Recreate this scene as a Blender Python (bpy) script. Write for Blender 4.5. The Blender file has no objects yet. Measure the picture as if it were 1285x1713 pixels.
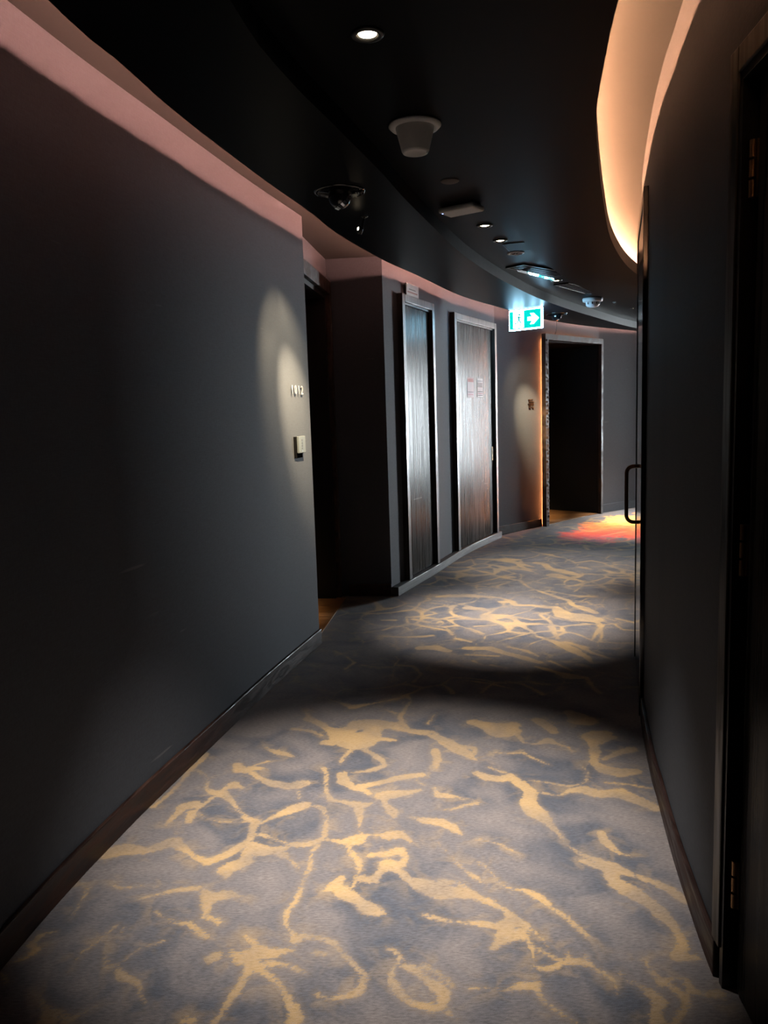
import bpy, bmesh, math, random
import numpy as np
from mathutils import Matrix, Vector

C = bpy.context.scene
COL = C.collection
random.seed(7)
PI = math.pi

# ------------------------------------------------------------------ helpers
def bm_obj(name, bm, mat, parent=None, smooth=False, bevel=0):
    me = bpy.data.meshes.new(name)
    bmesh.ops.recalc_face_normals(bm, faces=bm.faces)
    bm.to_mesh(me); bm.free()
    if smooth:
        for p in me.polygons: p.use_smooth = True
    o = bpy.data.objects.new(name, me); COL.objects.link(o)
    if mat: me.materials.append(mat)
    if parent is not None: o.parent = parent
    if bevel:
        md = o.modifiers.new('bevel', 'BEVEL'); md.width = bevel; md.segments = 2
        md.limit_method = 'ANGLE'; md.angle_limit = 0.7
    return o

def tag(o, label=None, cat=None, group=None, kind=None):
    if label: o['label'] = label
    if cat: o['category'] = cat
    if group: o['group'] = group
    if kind: o['kind'] = kind
    return o

def empty(name, M, label=None, cat=None, group=None, kind=None):
    o = bpy.data.objects.new(name, None); COL.objects.link(o)
    o.empty_display_size = 0.05
    o.matrix_world = M
    return tag(o, label, cat, group, kind)

def struct(name, bm, mat, label, cat, **k):
    o = bm_obj(name, bm, mat, **k)
    return tag(o, label, cat, None, 'structure')

def box(bm, x0, x1, y0, y1, z0, z1, M=None):
    v = [bm.verts.new((x, y, z)) for x in (x0, x1) for y in (y0, y1) for z in (z0, z1)]
    for f in ((0,1,3,2),(4,6,7,5),(0,4,5,1),(2,3,7,6),(0,2,6,4),(1,5,7,3)):
        bm.faces.new([v[i] for i in f])
    if M is not None:
        for q in v: q.co = M @ q.co
    return v

def B(*args):
    bm = bmesh.new(); box(bm, *args); return bm

def lathe(bm, prof, n=40, M=None):
    rings = []
    for r, z in prof:
        rings.append([bm.verts.new((r*math.cos(2*PI*i/n), r*math.sin(2*PI*i/n), z)) for i in range(n)])
    for a, b in zip(rings[:-1], rings[1:]):
        for i in range(n):
            bm.faces.new((a[i], a[(i+1) % n], b[(i+1) % n], b[i]))
    for ring, (r, z) in ((rings[0], prof[0]), (rings[-1], prof[-1])):
        if r > 1e-5:
            bm.faces.new(ring)
    bmesh.ops.remove_doubles(bm, verts=bm.verts, dist=1e-6)
    if M is not None:
        for r in rings:
            for v in r:
                if v.is_valid: v.co = M @ v.co

def L(prof, n=40):
    bm = bmesh.new(); lathe(bm, prof, n); return bm

def tube(bm, pts, r, n=12):
    pts = [Vector(p) for p in pts]; rings = []; up = None
    for i, p in enumerate(pts):
        t = (pts[min(i+1, len(pts)-1)] - pts[max(i-1, 0)]).normalized()
        if up is None:
            up = Vector((0, 0, 1)) if abs(t.z) < .9 else Vector((1, 0, 0))
        a = t.cross(up).normalized(); b = a.cross(t).normalized(); up = b
        rings.append([bm.verts.new(p + r*(math.cos(2*PI*k/n)*a + math.sin(2*PI*k/n)*b)) for k in range(n)])
    for A_, B_ in zip(rings[:-1], rings[1:]):
        for k in range(n):
            bm.faces.new((A_[k], A_[(k+1) % n], B_[(k+1) % n], B_[k]))
    bm.faces.new(rings[0]); bm.faces.new(rings[-1])

def cr(pts, n=12):
    pts = np.array(pts, float)
    P = np.vstack([2*pts[0]-pts[1], pts, 2*pts[-1]-pts[-2]]); out = []
    for i in range(1, len(P)-2):
        a, b, c, d = P[i-1:i+3]
        for k in range(n):
            t = k/n
            out.append(.5*((2*b)+(c-a)*t+(2*a-5*b+4*c-d)*t*t+(-a+3*b-3*c+d)*t**3))
    out.append(pts[-1]); return np.array(out)

def normals(P):
    d = np.gradient(P, axis=0); d /= np.linalg.norm(d, axis=1)[:, None]
    return np.c_[d[:, 1], -d[:, 0]]          # to the right of travel

def offset(P, o):
    return P + normals(P)*o

def arc(P):
    return np.r_[0, np.cumsum(np.hypot(*np.diff(P, axis=0).T))]

def at_s(P, s):
    a = arc(P); x = np.interp(s, a, P[:, 0]); y = np.interp(s, a, P[:, 1]); return np.array((x, y))

def sub(P, s0, s1):
    a = arc(P); m = (a > s0+1e-4) & (a < s1-1e-4)
    return np.vstack([at_s(P, s0), P[m], at_s(P, s1)])

def slab(bm, P, Q, z0, z1):
    """solid between two plan curves with equal counts, from z0 to z1"""
    n = len(P)
    r = [[bm.verts.new((P[i][0], P[i][1], z0)), bm.verts.new((Q[i][0], Q[i][1], z0)),
          bm.verts.new((Q[i][0], Q[i][1], z1)), bm.verts.new((P[i][0], P[i][1], z1))] for i in range(n)]
    for a, b in zip(r[:-1], r[1:]):
        for k in range(4):
            bm.faces.new((a[k], a[(k+1) % 4], b[(k+1) % 4], b[k]))
    bm.faces.new(r[0]); bm.faces.new(r[-1])

def resample(P, n):
    a = arc(P); s = np.linspace(0, a[-1], n)
    return np.c_[np.interp(s, a, P[:, 0]), np.interp(s, a, P[:, 1])]

def frame_on(p, heading, z, side=1):
    """local x along heading, local y out of the wall into the corridor, z up.
    side=1: corridor on the right of travel; side=-1: corridor on the left"""
    h = Vector((heading[0], heading[1], 0)).normalized()
    if side > 0:
        x = -h; y = Vector((h.y, -h.x, 0))     # x points back towards the viewer's left seen from the corridor
    else:
        x = h; y = Vector((-h.y, h.x, 0))
    M = Matrix.Identity(4)
    M.col[0][:3] = x; M.col[1][:3] = y; M.col[2][:3] = (0, 0, 1); M.col[3][:3] = (p[0], p[1], z)
    return M

# ------------------------------------------------------------------ materials
def mat(name):
    m = bpy.data.materials.new(name); m.use_nodes = True
    nt = m.node_tree; nt.nodes.clear()
    out = nt.nodes.new('ShaderNodeOutputMaterial'); b = nt.nodes.new('ShaderNodeBsdfPrincipled')
    nt.links.new(b.outputs[0], out.inputs[0])
    return m, nt, b

def plain(name, col, rough=.5, metal=0, emit=None, es=0, noise=0.06, scale=60, spec=.5):
    m, nt, b = mat(name)
    N = nt.nodes; lk = nt.links.new
    tc = N.new('ShaderNodeTexCoord'); nz = N.new('ShaderNodeTexNoise'); nz.inputs['Scale'].default_value = scale
    lk(tc.outputs['Object'], nz.inputs['Vector'])
    mr = N.new('ShaderNodeMapRange'); mr.inputs['To Min'].default_value = 1-noise; mr.inputs['To Max'].default_value = 1+noise
    lk(nz.outputs[0], mr.inputs[0])
    mx = N.new('ShaderNodeMix'); mx.data_type = 'RGBA'; mx.blend_type = 'MULTIPLY'; mx.inputs[0].default_value = 1
    mx.inputs[6].default_value = (*col, 1); lk(mr.outputs[0], mx.inputs[7])
    lk(mx.outputs[2], b.inputs['Base Color'])
    b.inputs['Roughness'].default_value = rough; b.inputs['Metallic'].default_value = metal
    b.inputs['Specular IOR Level'].default_value = spec
    if emit:
        b.inputs['Emission Color'].default_value = (*emit, 1); b.inputs['Emission Strength'].default_value = es
    return m

def fabric(name, col, spec=.25):
    """dark woven wallcovering: fine horizontal slubs and a few pale scuffs"""
    m, nt, b = mat(name); N = nt.nodes; lk = nt.links.new
    tc = N.new('ShaderNodeTexCoord')
    mp = N.new('ShaderNodeMapping'); mp.inputs['Scale'].default_value = (22, 22, 420); lk(tc.outputs['Object'], mp.inputs[0])
    n1 = N.new('ShaderNodeTexNoise'); n1.inputs['Scale'].default_value = 1; n1.inputs['Detail'].default_value = 4; lk(mp.outputs[0], n1.inputs['Vector'])
    mp2 = N.new('ShaderNodeMapping'); mp2.inputs['Scale'].default_value = (300, 300, 60); lk(tc.outputs['Object'], mp2.inputs[0])
    n2 = N.new('ShaderNodeTexNoise'); n2.inputs['Scale'].default_value = 1; lk(mp2.outputs[0], n2.inputs['Vector'])
    ad = N.new('ShaderNodeMath'); ad.operation = 'ADD'; lk(n1.outputs[0], ad.inputs[0]); lk(n2.outputs[0], ad.inputs[1])
    mr = N.new('ShaderNodeMapRange'); mr.inputs['From Min'].default_value = .6; mr.inputs['From Max'].default_value = 1.4
    mr.inputs['To Min'].default_value = .78; mr.inputs['To Max'].default_value = 1.22; lk(ad.outputs[0], mr.inputs[0])
    mx = N.new('ShaderNodeMix'); mx.data_type = 'RGBA'; mx.blend_type = 'MULTIPLY'; mx.inputs[0].default_value = 1
    mx.inputs[6].default_value = (*col, 1); lk(mr.outputs[0], mx.inputs[7])
    # scuffs
    mp3 = N.new('ShaderNodeMapping'); mp3.inputs['Scale'].default_value = (3.2, 3.2, 26); mp3.inputs['Rotation'].default_value = (.35, .3, 0); lk(tc.outputs['Object'], mp3.inputs[0])
    n3 = N.new('ShaderNodeTexNoise'); n3.inputs['Scale'].default_value = 1; n3.inputs['Detail'].default_value = 1; lk(mp3.outputs[0], n3.inputs['Vector'])
    m3 = N.new('ShaderNodeMapRange'); m3.inputs['From Min'].default_value = .79; m3.inputs['From Max'].default_value = .84; m3.inputs['To Max'].default_value = .5; lk(n3.outputs[0], m3.inputs[0])
    mx2 = N.new('ShaderNodeMix'); mx2.data_type = 'RGBA'; mx2.inputs[7].default_value = (.12, .12, .125, 1)
    lk(m3.outputs[0], mx2.inputs[0]); lk(mx.outputs[2], mx2.inputs[6]); lk(mx2.outputs[2], b.inputs['Base Color'])
    b.inputs['Roughness'].default_value = .75; b.inputs['Specular IOR Level'].default_value = spec
    bp = N.new('ShaderNodeBump'); bp.inputs['Strength'].default_value = .25; bp.inputs['Distance'].default_value = .002
    lk(ad.outputs[0], bp.inputs['Height']); lk(bp.outputs[0], b.inputs['Normal'])
    return m

def wood(name, dark, light, rough=.28, sc=(70, 70, 3.0), bump=.12, coat=0, spec=.5, axis_grain=None, contrast=(.42, .62)):
    m, nt, b = mat(name); N = nt.nodes; lk = nt.links.new
    tc = N.new('ShaderNodeTexCoord')
    mp = N.new('ShaderNodeMapping'); mp.inputs['Scale'].default_value = sc; lk(tc.outputs['Object'], mp.inputs[0])
    n1 = N.new('ShaderNodeTexNoise'); n1.inputs['Scale'].default_value = 1; n1.inputs['Detail'].default_value = 5; n1.inputs['Distortion'].default_value = .6
    lk(mp.outputs[0], n1.inputs['Vector'])
    # cathedral figure
    mp2 = N.new('ShaderNodeMapping'); mp2.inputs['Scale'].default_value = tuple(s*.12 for s in sc); lk(tc.outputs['Object'], mp2.inputs[0])
    n2 = N.new('ShaderNodeTexNoise'); n2.inputs['Scale'].default_value = 1; n2.inputs['Detail'].default_value = 1; lk(mp2.outputs[0], n2.inputs['Vector'])
    mu = N.new('ShaderNodeMath'); mu.operation = 'MULTIPLY'; mu.inputs[1].default_value = 38; lk(n2.outputs[0], mu.inputs[0])
    sn = N.new('ShaderNodeMath'); sn.operation = 'SINE'; lk(mu.outputs[0], sn.inputs[0])
    mr0 = N.new('ShaderNodeMapRange'); mr0.inputs['From Min'].default_value = -1; mr0.inputs['To Max'].default_value = .26; lk(sn.outputs[0], mr0.inputs[0])
    ad = N.new('ShaderNodeMath'); ad.operation = 'ADD'; lk(n1.outputs[0], ad.inputs[0]); lk(mr0.outputs[0], ad.inputs[1])
    mr = N.new('ShaderNodeMapRange'); mr.inputs['From Min'].default_value = contrast[0]; mr.inputs['From Max'].default_value = contrast[1]+.26; lk(ad.outputs[0], mr.inputs[0])
    mx = N.new('ShaderNodeMix'); mx.data_type = 'RGBA'; mx.inputs[6].default_value = (*dark, 1); mx.inputs[7].default_value = (*light, 1)
    lk(mr.outputs[0], mx.inputs[0]); lk(mx.outputs[2], b.inputs['Base Color'])
    rr = N.new('ShaderNodeMapRange'); rr.inputs['From Min'].default_value = .45; rr.inputs['From Max'].default_value = .85; rr.inputs['To Min'].default_value = rough*.85; rr.inputs['To Max'].default_value = rough*1.5
    lk(ad.outputs[0], rr.inputs[0]); lk(rr.outputs[0], b.inputs['Roughness']); b.inputs['Specular IOR Level'].default_value = spec
    if coat:
        b.inputs['Coat Weight'].default_value = coat; b.inputs['Coat Roughness'].default_value = .15
    bp = N.new('ShaderNodeBump'); bp.inputs['Strength'].default_value = bump; bp.inputs['Distance'].default_value = .003
    lk(ad.outputs[0], bp.inputs['Height']); lk(bp.outputs[0], b.inputs['Normal'])
    return m

def emitter(name, col, s):
    m, nt, b = mat(name)
    b.inputs['Base Color'].default_value = (*[min(1, c) for c in col], 1)
    b.inputs['Emission Color'].default_value = (*col, 1); b.inputs['Emission Strength'].default_value = s
    return m
# ------------------------------------------------------------------ light levels
EXPOSURE = 0.0
DAY = 150.0
LEDL, LEDR = 560.0, 830.0
SIGNW, SIGNG, SIGNE = 26.0, 1.25, 44.0
SPOTS = [((-.004, 2.389), (.0, 2.60), 1060, 55), ((.643, 4.754), (.80, 5.2), 540, 46), ((.797, 5.172), (1.02, 5.62), 720, 45),
         ((1.522, 6.811), (1.6, 7.05), 430, 52), ((2.838, 8.84), (2.9, 9.2), 560, 48), ((3.60, 10.24), (3.6, 10.2), 1300, 50)]
WALLSPOTS = [((-.07, 4.10, 2.36), (-.56, 4.52, 1.72), 190, 58, .8), ((-.07, 4.10, 2.36), (-.495, 4.66, 1.50), 1000, 32, 1.0),
             ((1.92, 8.62, 2.37), (1.80, 9.53, 1.5), 70, 58, .75), ((1.92, 8.62, 2.37), (1.83, 9.56, 1.30), 760, 32, 1.0)]
VEINS="""-1.008,2.335,0.004 -0.968,2.3,0.005 -0.963,2.261,0.007 -0.965,2.2,0.004 -0.965,2.146,0.003
-0.907,2.322,0.003 -0.862,2.295,0.006 -0.812,2.304,0.004 -0.744,2.305,0.003
-0.786,2.236,0.003 -0.723,2.264,0.007 -0.679,2.277,0.011 -0.62,2.282,0.016
-0.721,2.173,0.003 -0.681,2.142,0.005 -0.647,2.116,0.01 -0.605,2.111,0.012 -0.571,2.068,0.009
-0.815,2.021,0.003 -0.802,1.983,0.004 -0.785,1.94,0.007 -0.757,1.939,0.009 -0.733,1.903,0.015 -0.699,1.885,0.011 -0.673,1.867,0.007 -0.663,1.834,0.005 -0.641,1.807,0.003
-0.748,1.963,0.004 -0.728,1.992,0.003 -0.71,2.016,0.003 -0.652,2.039,0.003
-0.985,2.095,0.003 -1.022,2.083,0.011 -1.031,2.044,0.012 -1.008,2.011,0.013 -1.028,1.981,0.007 -1.06,1.968,0.004
-1.055,1.923,0.009 -1.03,1.888,0.007
-0.816,2.114,0.003 -0.85,2.036,0.003 -0.875,1.999,0.003 -0.876,1.927,0.003
-0.927,1.845,0.003 -0.893,1.802,0.007 -0.866,1.776,0.018 -0.865,1.746,0.028
-0.866,1.776,0.023 -0.843,1.785,0.01 -0.814,1.749,0.011 -0.797,1.773,0.003 -0.754,1.804,0.003
-0.789,2.099,0.004 -0.793,2.072,0.003
-0.273,2.415,0.007 -0.284,2.346,0.006 -0.296,2.265,0.006 -0.301,2.204,0.01 -0.322,2.16,0.008 -0.324,2.104,0.006 -0.298,2.055,0.011 -0.284,2.022,0.018 -0.269,2.041,0.014 -0.225,2.032,0.009 -0.18,2.011,0.01 -0.152,1.965,0.009 -0.117,1.916,0.012 -0.088,1.875,0.014 -0.099,1.826,0.014 -0.136,1.801,0.01 -0.183,1.798,0.006 -0.211,1.815,0.005
-0.459,2.426,0.005 -0.507,2.411,0.016 -0.538,2.386,0.025 -0.543,2.335,0.009
-0.602,2.273,0.013 -0.57,2.233,0.028 -0.511,2.245,0.021 -0.471,2.231,0.005
-0.57,2.233,0.02 -0.569,2.187,0.017 -0.564,2.144,0.012 -0.513,2.113,0.012
-0.633,2.112,0.008 -0.595,2.103,0.009 -0.565,2.068,0.012 -0.534,2.047,0.006
-0.43,2.048,0.008 -0.398,2.014,0.009 -0.38,1.976,0.025 -0.337,1.974,0.022 -0.288,1.984,0.005
-0.38,1.976,0.031 -0.407,1.965,0.031 -0.426,1.954,0.024 -0.461,1.986,0.008
-0.405,1.953,0.02 -0.389,1.928,0.022 -0.402,1.889,0.012 -0.414,1.839,0.011 -0.429,1.798,0.009 -0.44,1.758,0.009 -0.449,1.727,0.009
-0.514,1.958,0.019 -0.496,1.969,0.02
-0.389,1.928,0.021 -0.351,1.898,0.012 -0.314,1.862,0.007 -0.284,1.807,0.011 -0.264,1.77,0.015 -0.253,1.735,0.018 -0.259,1.72,0.02
-0.357,1.933,0.012 -0.298,1.924,0.009 -0.241,1.89,0.004
-0.228,1.969,0.013 -0.198,1.962,0.01
-0.23,2.242,0.004 -0.191,2.267,0.027 -0.17,2.315,0.013
-0.191,2.267,0.024 -0.156,2.226,0.03 -0.108,2.186,0.019 -0.059,2.14,0.021
-0.119,2.407,0.009 -0.119,2.321,0.009 -0.129,2.272,0.008
-0.102,2.32,0.012 -0.06,2.285,0.012
-0.526,1.739,0.01 -0.503,1.736,0.01
-0.117,2.312,0.02 -0.073,2.293,0.017 -0.044,2.35,0.015 -0.029,2.384,0.027 0.015,2.338,0.014 0.043,2.295,0.017 0.084,2.261,0.039 0.139,2.227,0.041 0.203,2.215,0.031 0.238,2.198,0.019 0.28,2.166,0.015 0.316,2.128,0.013 0.335,2.085,0.023 0.361,2.056,0.018 0.385,2.022,0.007
0.311,2.072,0.019 0.308,2.052,0.029 0.283,2.06,0.015 0.232,2.07,0.013 0.197,2.075,0.007 0.154,2.084,0.007 0.103,2.103,0.01 0.077,2.119,0.007
0.308,2.052,0.019 0.297,2.007,0.023 0.257,1.965,0.01
0.297,2.007,0.029 0.342,2.024,0.026 0.361,1.985,0.006 0.364,1.936,0.005 0.36,1.894,0.004 0.38,1.876,0.007 0.412,1.886,0.009
0.147,2.274,0.021 0.19,2.271,0.013 0.232,2.222,0.008
0.2,2.38,0.006 0.229,2.327,0.008 0.262,2.275,0.009
0.28,2.375,0.003 0.302,2.323,0.003 0.321,2.256,0.003 0.337,2.236,0.004 0.382,2.222,0.011 0.419,2.197,0.014 0.443,2.158,0.01 0.463,2.114,0.006
-0.113,2.172,0.014 -0.085,2.134,0.017 -0.044,2.128,0.012
-0.028,1.975,0.008 -0.007,1.965,0.008 0.005,1.928,0.007 -0.016,1.9,0.009 -0.021,1.866,0.012 -0.009,1.827,0.016 0.006,1.8,0.011 0.028,1.778,0.012 0.05,1.767,0.013 0.08,1.756,0.013 0.103,1.76,0.01 0.114,1.801,0.019 0.1,1.822,0.02 0.074,1.851,0.014 0.048,1.885,0.013 0.028,1.898,0.014 0.008,1.905,0.009
0.069,1.908,0.009 0.104,1.877,0.008 0.126,1.854,0.006 0.135,1.826,0.007
0.113,1.745,0.007 0.136,1.714,0.003
0.177,1.816,0.003 0.228,1.817,0.003 0.273,1.807,0.003 0.31,1.819,0.013 0.346,1.822,0.017 0.345,1.801,0.009 0.358,1.769,0.005 0.379,1.736,0.005
0.398,2.002,0.006 0.411,1.964,0.003
0.384,1.956,0.004 0.42,1.921,0.006
0.424,2.181,0.012 0.454,2.132,0.007 0.487,2.084,0.01 0.512,2.031,0.01 0.529,1.991,0.008 0.555,1.966,0.004
0.607,2.366,0.02 0.642,2.336,0.02 0.682,2.306,0.016 0.746,2.275,0.012 0.795,2.237,0.015 0.83,2.193,0.021 0.851,2.143,0.016
0.666,2.289,0.021 0.681,2.235,0.03 0.711,2.199,0.035 0.742,2.141,0.028 0.761,2.085,0.024 0.776,2.047,0.019 0.779,2.004,0.013 0.772,1.949,0.016 0.739,1.911,0.018 0.789,1.902,0.011
0.652,1.915,0.004 0.652,1.877,0.008 0.661,1.84,0.009 0.665,1.816,0.016 0.705,1.832,0.009 0.728,1.825,0.013 0.731,1.79,0.015 0.762,1.771,0.015 0.796,1.775,0.014 0.791,1.753,0.005
0.584,1.828,0.003 0.605,1.812,0.007 0.624,1.783,0.02 0.639,1.754,0.016 0.614,1.717,0.015 0.611,1.684,0.022
0.684,1.809,0.01 0.704,1.774,0.014 0.704,1.74,0.007 0.666,1.705,0.012 0.65,1.682,0.012
0.395,2.001,0.006 0.41,1.973,0.004
0.387,1.95,0.005 0.405,1.926,0.005 0.437,1.909,0.007 0.462,1.904,0.017 0.496,1.897,0.017 0.512,1.877,0.008 0.539,1.848,0.006 0.55,1.821,0.004 0.544,1.786,0.003
0.365,1.884,0.008 0.395,1.882,0.006 0.439,1.899,0.005
0.454,1.944,0.004 0.461,1.917,0.006
0.502,1.922,0.007 0.497,1.903,0.007
0.351,1.812,0.005 0.352,1.778,0.007 0.371,1.749,0.005 0.393,1.721,0.005 0.418,1.692,0.005
0.575,1.859,0.005 0.575,1.853,0.005
-0.819,3.121,0.007 -0.767,3.061,0.006 -0.748,3.019,0.005 -0.741,2.947,0.006 -0.704,2.912,0.021 -0.664,2.897,0.026 -0.608,2.821,0.008 -0.574,2.76,0.008 -0.535,2.702,0.015 -0.503,2.678,0.025 -0.504,2.615,0.015 -0.505,2.555,0.015 -0.534,2.508,0.022 -0.575,2.454,0.02 -0.621,2.43,0.02 -0.674,2.46,0.011 -0.717,2.509,0.016 -0.768,2.56,0.032 -0.808,2.533,0.027 -0.848,2.507,0.022 -0.931,2.521,0.036 -0.975,2.496,0.037
-0.673,2.91,0.015 -0.666,2.935,0.011 -0.636,2.972,0.03 -0.594,2.943,0.013
-0.695,2.875,0.012 -0.715,2.828,0.01 -0.736,2.794,0.013 -0.76,2.819,0.029 -0.792,2.809,0.028 -0.809,2.741,0.016 -0.829,2.666,0.006
-0.751,2.76,0.024 -0.747,2.693,0.015
-0.728,2.759,0.004 -0.676,2.705,0.005 -0.622,2.686,0.005 -0.536,2.675,0.004
-0.479,2.666,0.01 -0.431,2.718,0.015 -0.379,2.76,0.028 -0.333,2.791,0.029
-0.657,3.153,0.02 -0.63,3.108,0.032 -0.586,3.077,0.017 -0.533,3.018,0.014 -0.483,2.975,0.024 -0.412,2.944,0.028 -0.377,2.954,0.035 -0.35,2.966,0.029
-0.587,3.119,0.024 -0.54,3.109,0.008
-0.371,2.903,0.01 -0.359,2.84,0.007
-0.474,2.593,0.009 -0.42,2.56,0.008 -0.363,2.522,0.011 -0.307,2.514,0.014
-0.39,2.49,0.025 -0.356,2.507,0.006
-0.489,2.525,0.02 -0.452,2.484,0.033 -0.399,2.481,0.025 -0.352,2.433,0.008 -0.316,2.378,0.006
-0.502,2.535,0.014 -0.493,2.423,0.027 -0.529,2.398,0.035 -0.559,2.374,0.023
-0.813,3.27,0.019 -0.826,3.18,0.016 -0.851,3.095,0.015 -0.856,3.013,0.01 -0.878,2.911,0.011 -0.911,2.816,0.01
-0.569,3.348,0.007 -0.541,3.297,0.01 -0.504,3.271,0.022 -0.46,3.244,0.021 -0.431,3.219,0.012
-0.578,3.147,0.007 -0.525,3.18,0.007
-0.398,3.636,0.029 -0.334,3.574,0.02 -0.277,3.479,0.027 -0.216,3.387,0.063 -0.152,3.366,0.098 -0.098,3.412,0.057 -0.071,3.516,0.039 -0.143,3.54,0.062
-0.071,3.534,0.039 0.009,3.51,0.028 0.085,3.45,0.02 0.168,3.409,0.019 0.213,3.354,0.019 0.25,3.302,0.035 0.291,3.235,0.04 0.325,3.186,0.028 0.356,3.117,0.005
-0.056,3.375,0.025 0.013,3.353,0.014
0.32,3.264,0.016 0.358,3.246,0.015 0.354,3.184,0.01
-0.183,3.255,0.016 -0.207,3.195,0.01 -0.217,3.136,0.006
-0.123,3.274,0.013 -0.082,3.216,0.017 -0.042,3.153,0.017 -0.029,3.108,0.013 -0.068,3.075,0.019 -0.105,3.057,0.015 -0.156,3.046,0.009
-0.285,3.098,0.013 -0.268,3.041,0.012 -0.266,2.96,0.007 -0.257,2.883,0.006 -0.238,2.821,0.014 -0.194,2.806,0.014 -0.135,2.779,0.025 -0.1,2.776,0.015 -0.077,2.792,0.006
-0.129,2.778,0.015 -0.128,2.732,0.02 -0.121,2.677,0.012 -0.124,2.603,0.004 -0.113,2.572,0.006
-0.303,2.789,0.006 -0.266,2.764,0.013 -0.245,2.706,0.009 -0.241,2.641,0.008 -0.243,2.559,0.008 -0.27,2.531,0.017 -0.3,2.514,0.015 -0.348,2.516,0.014
-0.262,2.502,0.012 -0.28,2.465,0.008 -0.276,2.393,0.007 -0.28,2.348,0.008
-0.237,2.544,0.007 -0.185,2.526,0.017 -0.138,2.533,0.034 -0.112,2.551,0.024 -0.096,2.561,0.01
-0.164,2.515,0.01 -0.151,2.467,0.01 -0.129,2.42,0.012 -0.115,2.367,0.009 -0.117,2.339,0.009
-0.205,3.036,0.025 -0.196,2.968,0.026 -0.151,2.914,0.021 -0.108,2.885,0.017 -0.09,2.859,0.011
-0.127,2.925,0.022 -0.061,2.946,0.019 0.007,2.981,0.022 0.069,2.997,0.023 0.119,3.007,0.017
0.092,2.962,0.008 0.121,2.921,0.007
-0.037,2.844,0.037 -0.001,2.854,0.032 0.052,2.862,0.021 0.106,2.877,0.013
-0.037,2.832,0.015 -0.031,2.772,0.014 -0.003,2.724,0.026 0.002,2.68,0.012
-0.022,2.556,0.026 0.016,2.564,0.026 0.037,2.543,0.013 0.061,2.502,0.005
-0.084,2.436,0.012 -0.033,2.442,0.02 0.013,2.458,0.028 0.038,2.42,0.011 0.017,2.377,0.02 -0.023,2.379,0.029 -0.043,2.345,0.019
-0.096,2.566,0.006 -0.032,2.557,0.008
0.057,2.676,0.006 0.112,2.651,0.02 0.16,2.638,0.027 0.201,2.604,0.022 0.224,2.561,0.014 0.237,2.531,0.005
0.161,2.893,0.007 0.174,2.83,0.019 0.203,2.828,0.021 0.249,2.813,0.009 0.27,2.788,0.004
0.172,2.725,0.005 0.217,2.722,0.008 0.272,2.753,0.011 0.313,2.762,0.014
0.191,3.242,0.018 0.191,3.151,0.023 0.179,3.065,0.014
0.343,3.012,0.016 0.363,2.97,0.023 0.388,2.955,0.019
0.15,2.497,0.003 0.176,2.439,0.004 0.201,2.375,0.005 0.231,2.33,0.007
-0.46,3.52,0.014 -0.37,3.486,0.012 -0.316,3.429,0.013
-0.297,3.352,0.028 -0.269,3.345,0.028
0.409,3.507,0.023 0.452,3.426,0.026 0.495,3.403,0.059 0.551,3.418,0.049 0.571,3.36,0.013 0.58,3.287,0.008 0.628,3.266,0.007 0.693,3.296,0.032 0.722,3.259,0.013 0.764,3.221,0.008 0.769,3.17,0.003
0.42,3.196,0.005 0.511,3.181,0.007 0.562,3.185,0.013 0.593,3.126,0.007 0.649,3.058,0.004
0.346,2.997,0.023 0.382,2.965,0.031 0.433,2.947,0.025 0.47,2.973,0.025 0.493,2.914,0.026 0.526,2.843,0.025 0.5,2.741,0.037 0.519,2.678,0.041 0.546,2.606,0.021 0.566,2.538,0.012 0.574,2.484,0.004
0.401,3.053,0.008 0.455,3.004,0.011
0.568,2.827,0.011 0.625,2.797,0.007 0.671,2.834,0.015 0.732,2.843,0.031 0.778,2.8,0.03 0.862,2.808,0.037 0.91,2.74,0.031 0.954,2.687,0.026
0.543,2.932,0.006 0.61,2.906,0.008 0.68,2.871,0.008 0.752,2.897,0.004 0.791,2.995,0.004 0.766,3.058,0.004
0.886,3.354,0.021 0.868,3.179,0.025 0.831,3.069,0.019 0.855,3.006,0.036 0.912,2.972,0.04 0.976,2.982,0.024
0.92,3.315,0.074 0.978,3.31,0.024
0.88,3.097,0.014 0.952,3.148,0.021 1.027,3.184,0.029
0.829,2.891,0.009 0.914,2.872,0.008 0.985,2.833,0.008
0.581,2.453,0.005 0.612,2.401,0.015 0.656,2.36,0.016 0.69,2.33,0.025 0.724,2.3,0.016
0.709,2.53,0.018 0.713,2.466,0.018 0.729,2.404,0.011 0.771,2.382,0.005
0.286,2.512,0.009 0.34,2.488,0.007 0.393,2.433,0.006
0.269,2.372,0.003 0.305,2.323,0.003
0.702,3.524,0.032 0.735,3.422,0.026
0.879,3.509,0.053 0.918,3.506,0.053
-0.344,3.917,0.004 -0.266,3.845,0.007 -0.184,3.775,0.029 -0.106,3.804,0.009 -0.04,3.834,0.008 0.027,3.865,0.014 0.088,3.897,0.019 0.106,3.84,0.005 0.077,3.735,0.009 0.048,3.636,0.014 0.052,3.555,0.012 0.086,3.46,0.016 0.151,3.44,0.019 0.187,3.437,0.015 0.218,3.376,0.017 0.261,3.33,0.019
-0.027,3.727,0.007 0.024,3.672,0.01
-0.358,3.588,0.016 -0.296,3.505,0.023 -0.227,3.455,0.053 -0.157,3.525,0.033 -0.102,3.568,0.04 -0.034,3.562,0.026 0.033,3.525,0.021
-0.423,3.743,0.008 -0.386,3.623,0.011
-0.161,4.431,0.01 -0.069,4.386,0.01 0.021,4.377,0.009 0.062,4.506,0.003 0.04,4.584,0.003
0.052,4.41,0.012 0.142,4.377,0.015 0.18,4.236,0.008 0.131,4.112,0.011
0.028,4.341,0.003 0.01,4.123,0.003
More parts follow.
